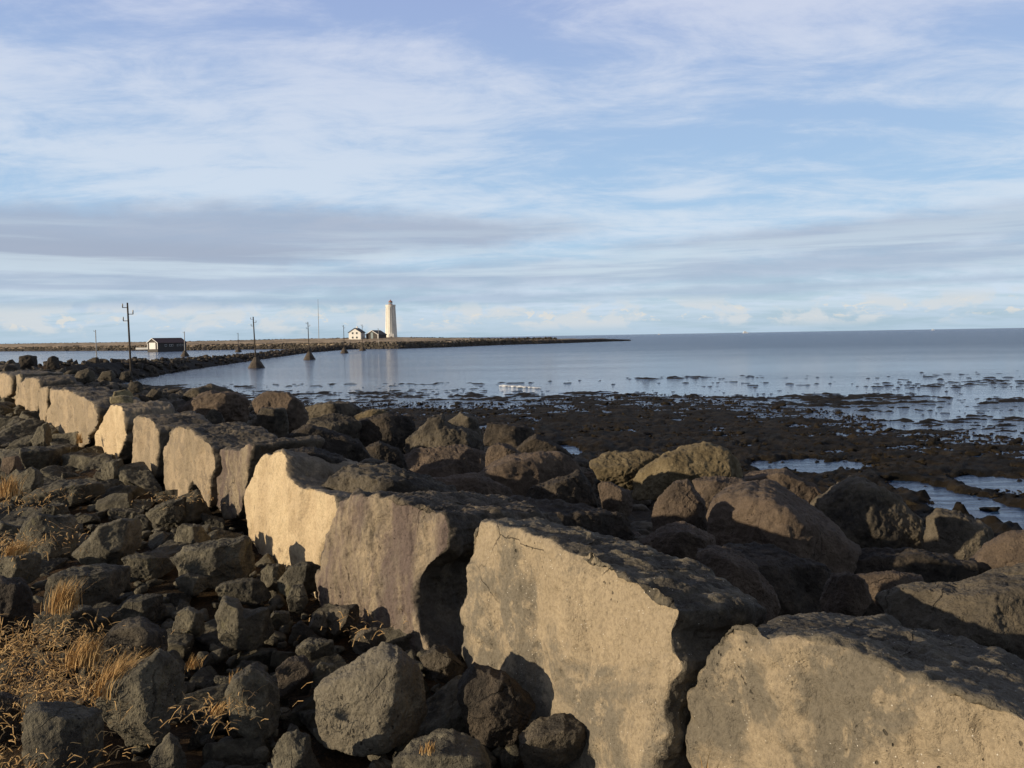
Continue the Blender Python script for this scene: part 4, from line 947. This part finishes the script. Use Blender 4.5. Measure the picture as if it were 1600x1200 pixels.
# causeway boulders
items = []
for i in range(len(cw_c)-1):
    a = cw_c[i]; e = cw_c[i+1]-a; L = np.linalg.norm(e); nrm = np.array([e[1], -e[0]])/L
    for _ in range(int(L*3.6)):
        t = random.random(); o_ = random.uniform(-5, 5.4); c = a+e*t+nrm*o_; zz_ = float(cw_height(np.array([c[0]]), np.array([c[1]]))[0])
        if zz_ > -.3: items.append((c[0], c[1], zz_+random.uniform(-.1, .25), random.choice((.7, .9, 1.2))*random.uniform(.8, 1.25)))
mets = protos('grey', 3, 4, 520, 1.2, .05, .02)+protos('dark', 6, 4, 500, 1.2, .05, .02)
scatter('causeway_boulder', items, mets, lambda it: 'dark boulder on the near end of the long stone causeway' if it[1] < 135 else ('dark boulder on the causeway behind the nearest water pole' if it[1] < 190 else 'small dark boulder on the far stretch of the causeway'), 'boulder', 'boulders of the causeway', 'dark', 'far boulders of the causeway', 3, 180)
# island edge and heath
items = []; heath = []
for _ in range(3600):
    a = random.uniform(ia[0]+6, ia[-1]); d = np.interp(a, ia, idd); ww = np.interp(a, tx, tz)
    s_ = random.uniform(0, 11)*min(1, ww/3.5); x, y = (d+s_)*math.sin(R_(a)), (d+s_)*math.cos(R_(a))
    if visible(x, y, 0): items.append((x, y, min(s_/9, 1)*min(2.6, ww*.8)+random.uniform(0, .3), random.uniform(.7, 2.0)))
mi = protos('grey', 6, 4, 540, 1.1, .05, .02)
scatter('shore_boulder', items, mi, lambda it: 'grey boulder on the island shore in front of the buildings', 'boulder', 'boulders on the island shore', 'grey', 'boulders edging the far island', 3, 0)
tufts = []
for _ in range(2600):
    a = random.uniform(ia[0]+6, 3); d = np.interp(a, ia, idd); wv_ = np.interp(a, [ia[0], -12, -3, 2, ia[-1]], [220, 200, 150, 40, 10])
    s_ = 12+wv_*random.choice((random.uniform(0, .5), random.uniform(.55, .75), random.uniform(.55, .75)))
    x, y = (d+s_)*math.sin(R_(a)), (d+s_)*math.cos(R_(a))
    if visible(x, y, 5) : tufts.append((x, y, float(np.interp(a, tx, tz))*.97 if s_ > 12+wv_*.5 else 2.9+1.2*s_/wv_, random.uniform(1., 2.6)))
scatter('heath', tufts, mi, None, 'scrub', None, 'heath' if 'heath' in M else 'dark', 'low dark scrub along the top of the island', 3, 0, .45)

# seaweed covered stones on the tidal flat
def weed_mat():
    m_, n, b = mat_new('seaweed'); g = n.new('ShaderNodeTexCoord').outputs['Object']
    c = n.mix(n.ramp(n.noise(g, .8, 6, .7), .4, .62), (.011, .009, .007), (.028, .021, .012)); c = n.mix(n.ramp(n.noise(g, 9, 5, .7), .5, .72, 0, .8), c, (.044, .034, .019))
    n.put(b.inputs['Base Color'], c); b.inputs['Roughness'].default_value = .85; b.inputs['Specular IOR Level'].default_value = .12
    bp = n.new('ShaderNodeBump'); bp.inputs['Distance'].default_value = .06; n.put(bp.inputs['Height'], n.noise(g, 14, 6, .75)); n.l.new(bp.outputs[0], b.inputs['Normal']); return m_
M['weed'] = weed_mat()
items = []
for _ in range(15000):
    a = random.uniform(-22, 36); Ds = float(np.interp(a, _sa, _sd)); d = math.sqrt(random.uniform(14**2, (Ds*1.02)**2)); x, y = d*math.sin(R_(a)), d*math.cos(R_(a))
    p = PX*x+PY*y
    if p < 15.5: continue
    if any(((x-cx)/ax)**2+((y-cy)/ay)**2 < 1.25 for cx, cy, ax, ay in pools) and random.random() < .97: continue
    s_ = random.uniform(.07, .24) if random.random() < .97 else random.uniform(.3, .7)
    items.append((x, y, .15*(1-d/Ds)+random.uniform(-.06, .04), s_))
scatter('seaweed', items, None, None, 'seaweed', None, 'weed', 'dark brown seaweed heaped over stones on the tidal flat', 3, 0, .42)

# ---------------------------------------------------------------- dry grass
def tuft_mesh(seed, n, H, lean, spread, wd=.004):
    rg = np.random.default_rng(seed); V = []; Fq = []
    for _ in range(n):
        bx, by = rg.normal(0, spread, 2); a = rg.uniform(0, 2*np.pi); h = H*rg.uniform(.4, 1.1); ln = np.array(lean)*h*rg.uniform(.5, 1.3)+rg.normal(0, .16, 2)*h
        sd = np.array([math.cos(a), math.sin(a), 0])*wd*rg.uniform(.6, 1.3); i0 = len(V); K_ = 5
        for k in range(K_):
            t = k/(K_-1); c = np.array([bx+ln[0]*t**1.8, by+ln[1]*t**1.8, h*(t-.18*t*t)]); wdt = (1-t)*.9+.1; V += [c-sd*wdt, c+sd*wdt]
        for k in range(K_-1): Fq.append((i0+2*k, i0+2*k+1, i0+2*k+3, i0+2*k+2))
    return raw_mesh('grass', V, Fq)
tl = [(98, 948, 5.6, .30, (.25, 0), 'tallest straw coloured grass tuft, against the long flat stone', 220),
      (128, 1030, 4.7, .24, (.25, .1), 'upright orange grass tuft left of the broad grey stone', 150),
      (172, 1072, 4.3, .27, (.55, .2), 'slanting grass tuft leaning over the large rounded stone', 170),
      (302, 1035, 4.6, .10, (.3, 0), 'short grass sprig in the shadows right of the broad grey stone', 40),
      (370, 1062, 4.35, .12, (.2, 0), 'small bright grass sprig behind the pitted crest stone', 60),
      (15, 770, 8.6, .30, (.1, 0), 'tufted grass at the upper left edge of the rubble', 160),
      (25, 860, 6.4, .14, (.6, 0), 'yellow grass clump under the big dark stone at left', 160),
      (668, 1165, 3.6, .06, (.1, 0), 'tiny orange grass sprig at the bottom centre', 40),
      (124, 690, 15.5, .28, (.0, 0), 'small grass tuft at the foot of the wide tan block', 60),
      (340, 1105, 3.9, .08, (.5, 0), 'low grass sprig left of the pitted crest stone', 60),
      (1112, 1200, 2.75, .12, (.03, 0), 'single dry stalk in front of the corner block', 3)]
for i, (px, py, d, H, ln, lab, n) in enumerate(tl):
    c = at_y(px, py, d); o = link('grass_tuft', tuft_mesh(50+i, int(n*1.8), H*.85, ln, .040 if n > 70 else .02, .0018+.0002*d), M['straw'], loc=c-np.array([0, 0, .03])); tag(o, lab, 'grass', 'dry grass tufts')
# flattened litter
V = []; Fq = []
patches = [(60, 1060, 4.6, .45, .30, 1500), (40, 1000, 4.9, .35, .2, 800), (340, 1110, 4.0, .22, .10, 300), (10, 850, 6.6, .4, .25, 500), (20, 780, 8.6, .6, .3, 400), (60, 1180, 3.8, .3, .15, 350), (100, 1090, 4.3, .3, .12, 500), (560, 980, 5.0, .25, .1, 120), (280, 780, 9, .5, .2, 200)]
for (px, py, d, rx, ry, n) in patches:
    n = int(n*(.8 if px < 200 else .35))
    c = at_y(px, py, d)
    for _ in range(n):
        x, y = c[0]+random.gauss(0, rx*.6), c[1]+random.gauss(0, ry*.9); a = random.gauss(.1, 1.3); L = random.uniform(.02, .075); zz_ = c[2]+random.uniform(-.06, .05); i0 = len(V)
        dx, dy = math.cos(a)*L/2, math.sin(a)*L/2; wd_ = .0004*d; wx, wy = -math.sin(a)*wd_, math.cos(a)*wd_; tz_ = random.gauss(0, .25)*L; mz = random.uniform(0, .02)
        V += [(x-dx-wx, y-dy-wy, zz_-tz_), (x-dx+wx, y-dy+wy, zz_-tz_+.002), (x-wx, y-wy, zz_+mz), (x+wx, y+wy, zz_+mz+.002), (x+dx-wx, y+dy-wy, zz_+tz_), (x+dx+wx, y+dy+wy, zz_+tz_+.002)]
        Fq += [(i0, i0+1, i0+3, i0+2), (i0+2, i0+3, i0+5, i0+4)]
tag(link('dry_grass_litter', raw_mesh('dry_grass_litter', V, Fq), M['straw']), 'flattened dry straw lying over the soil at left', 'grass', kind='stuff')
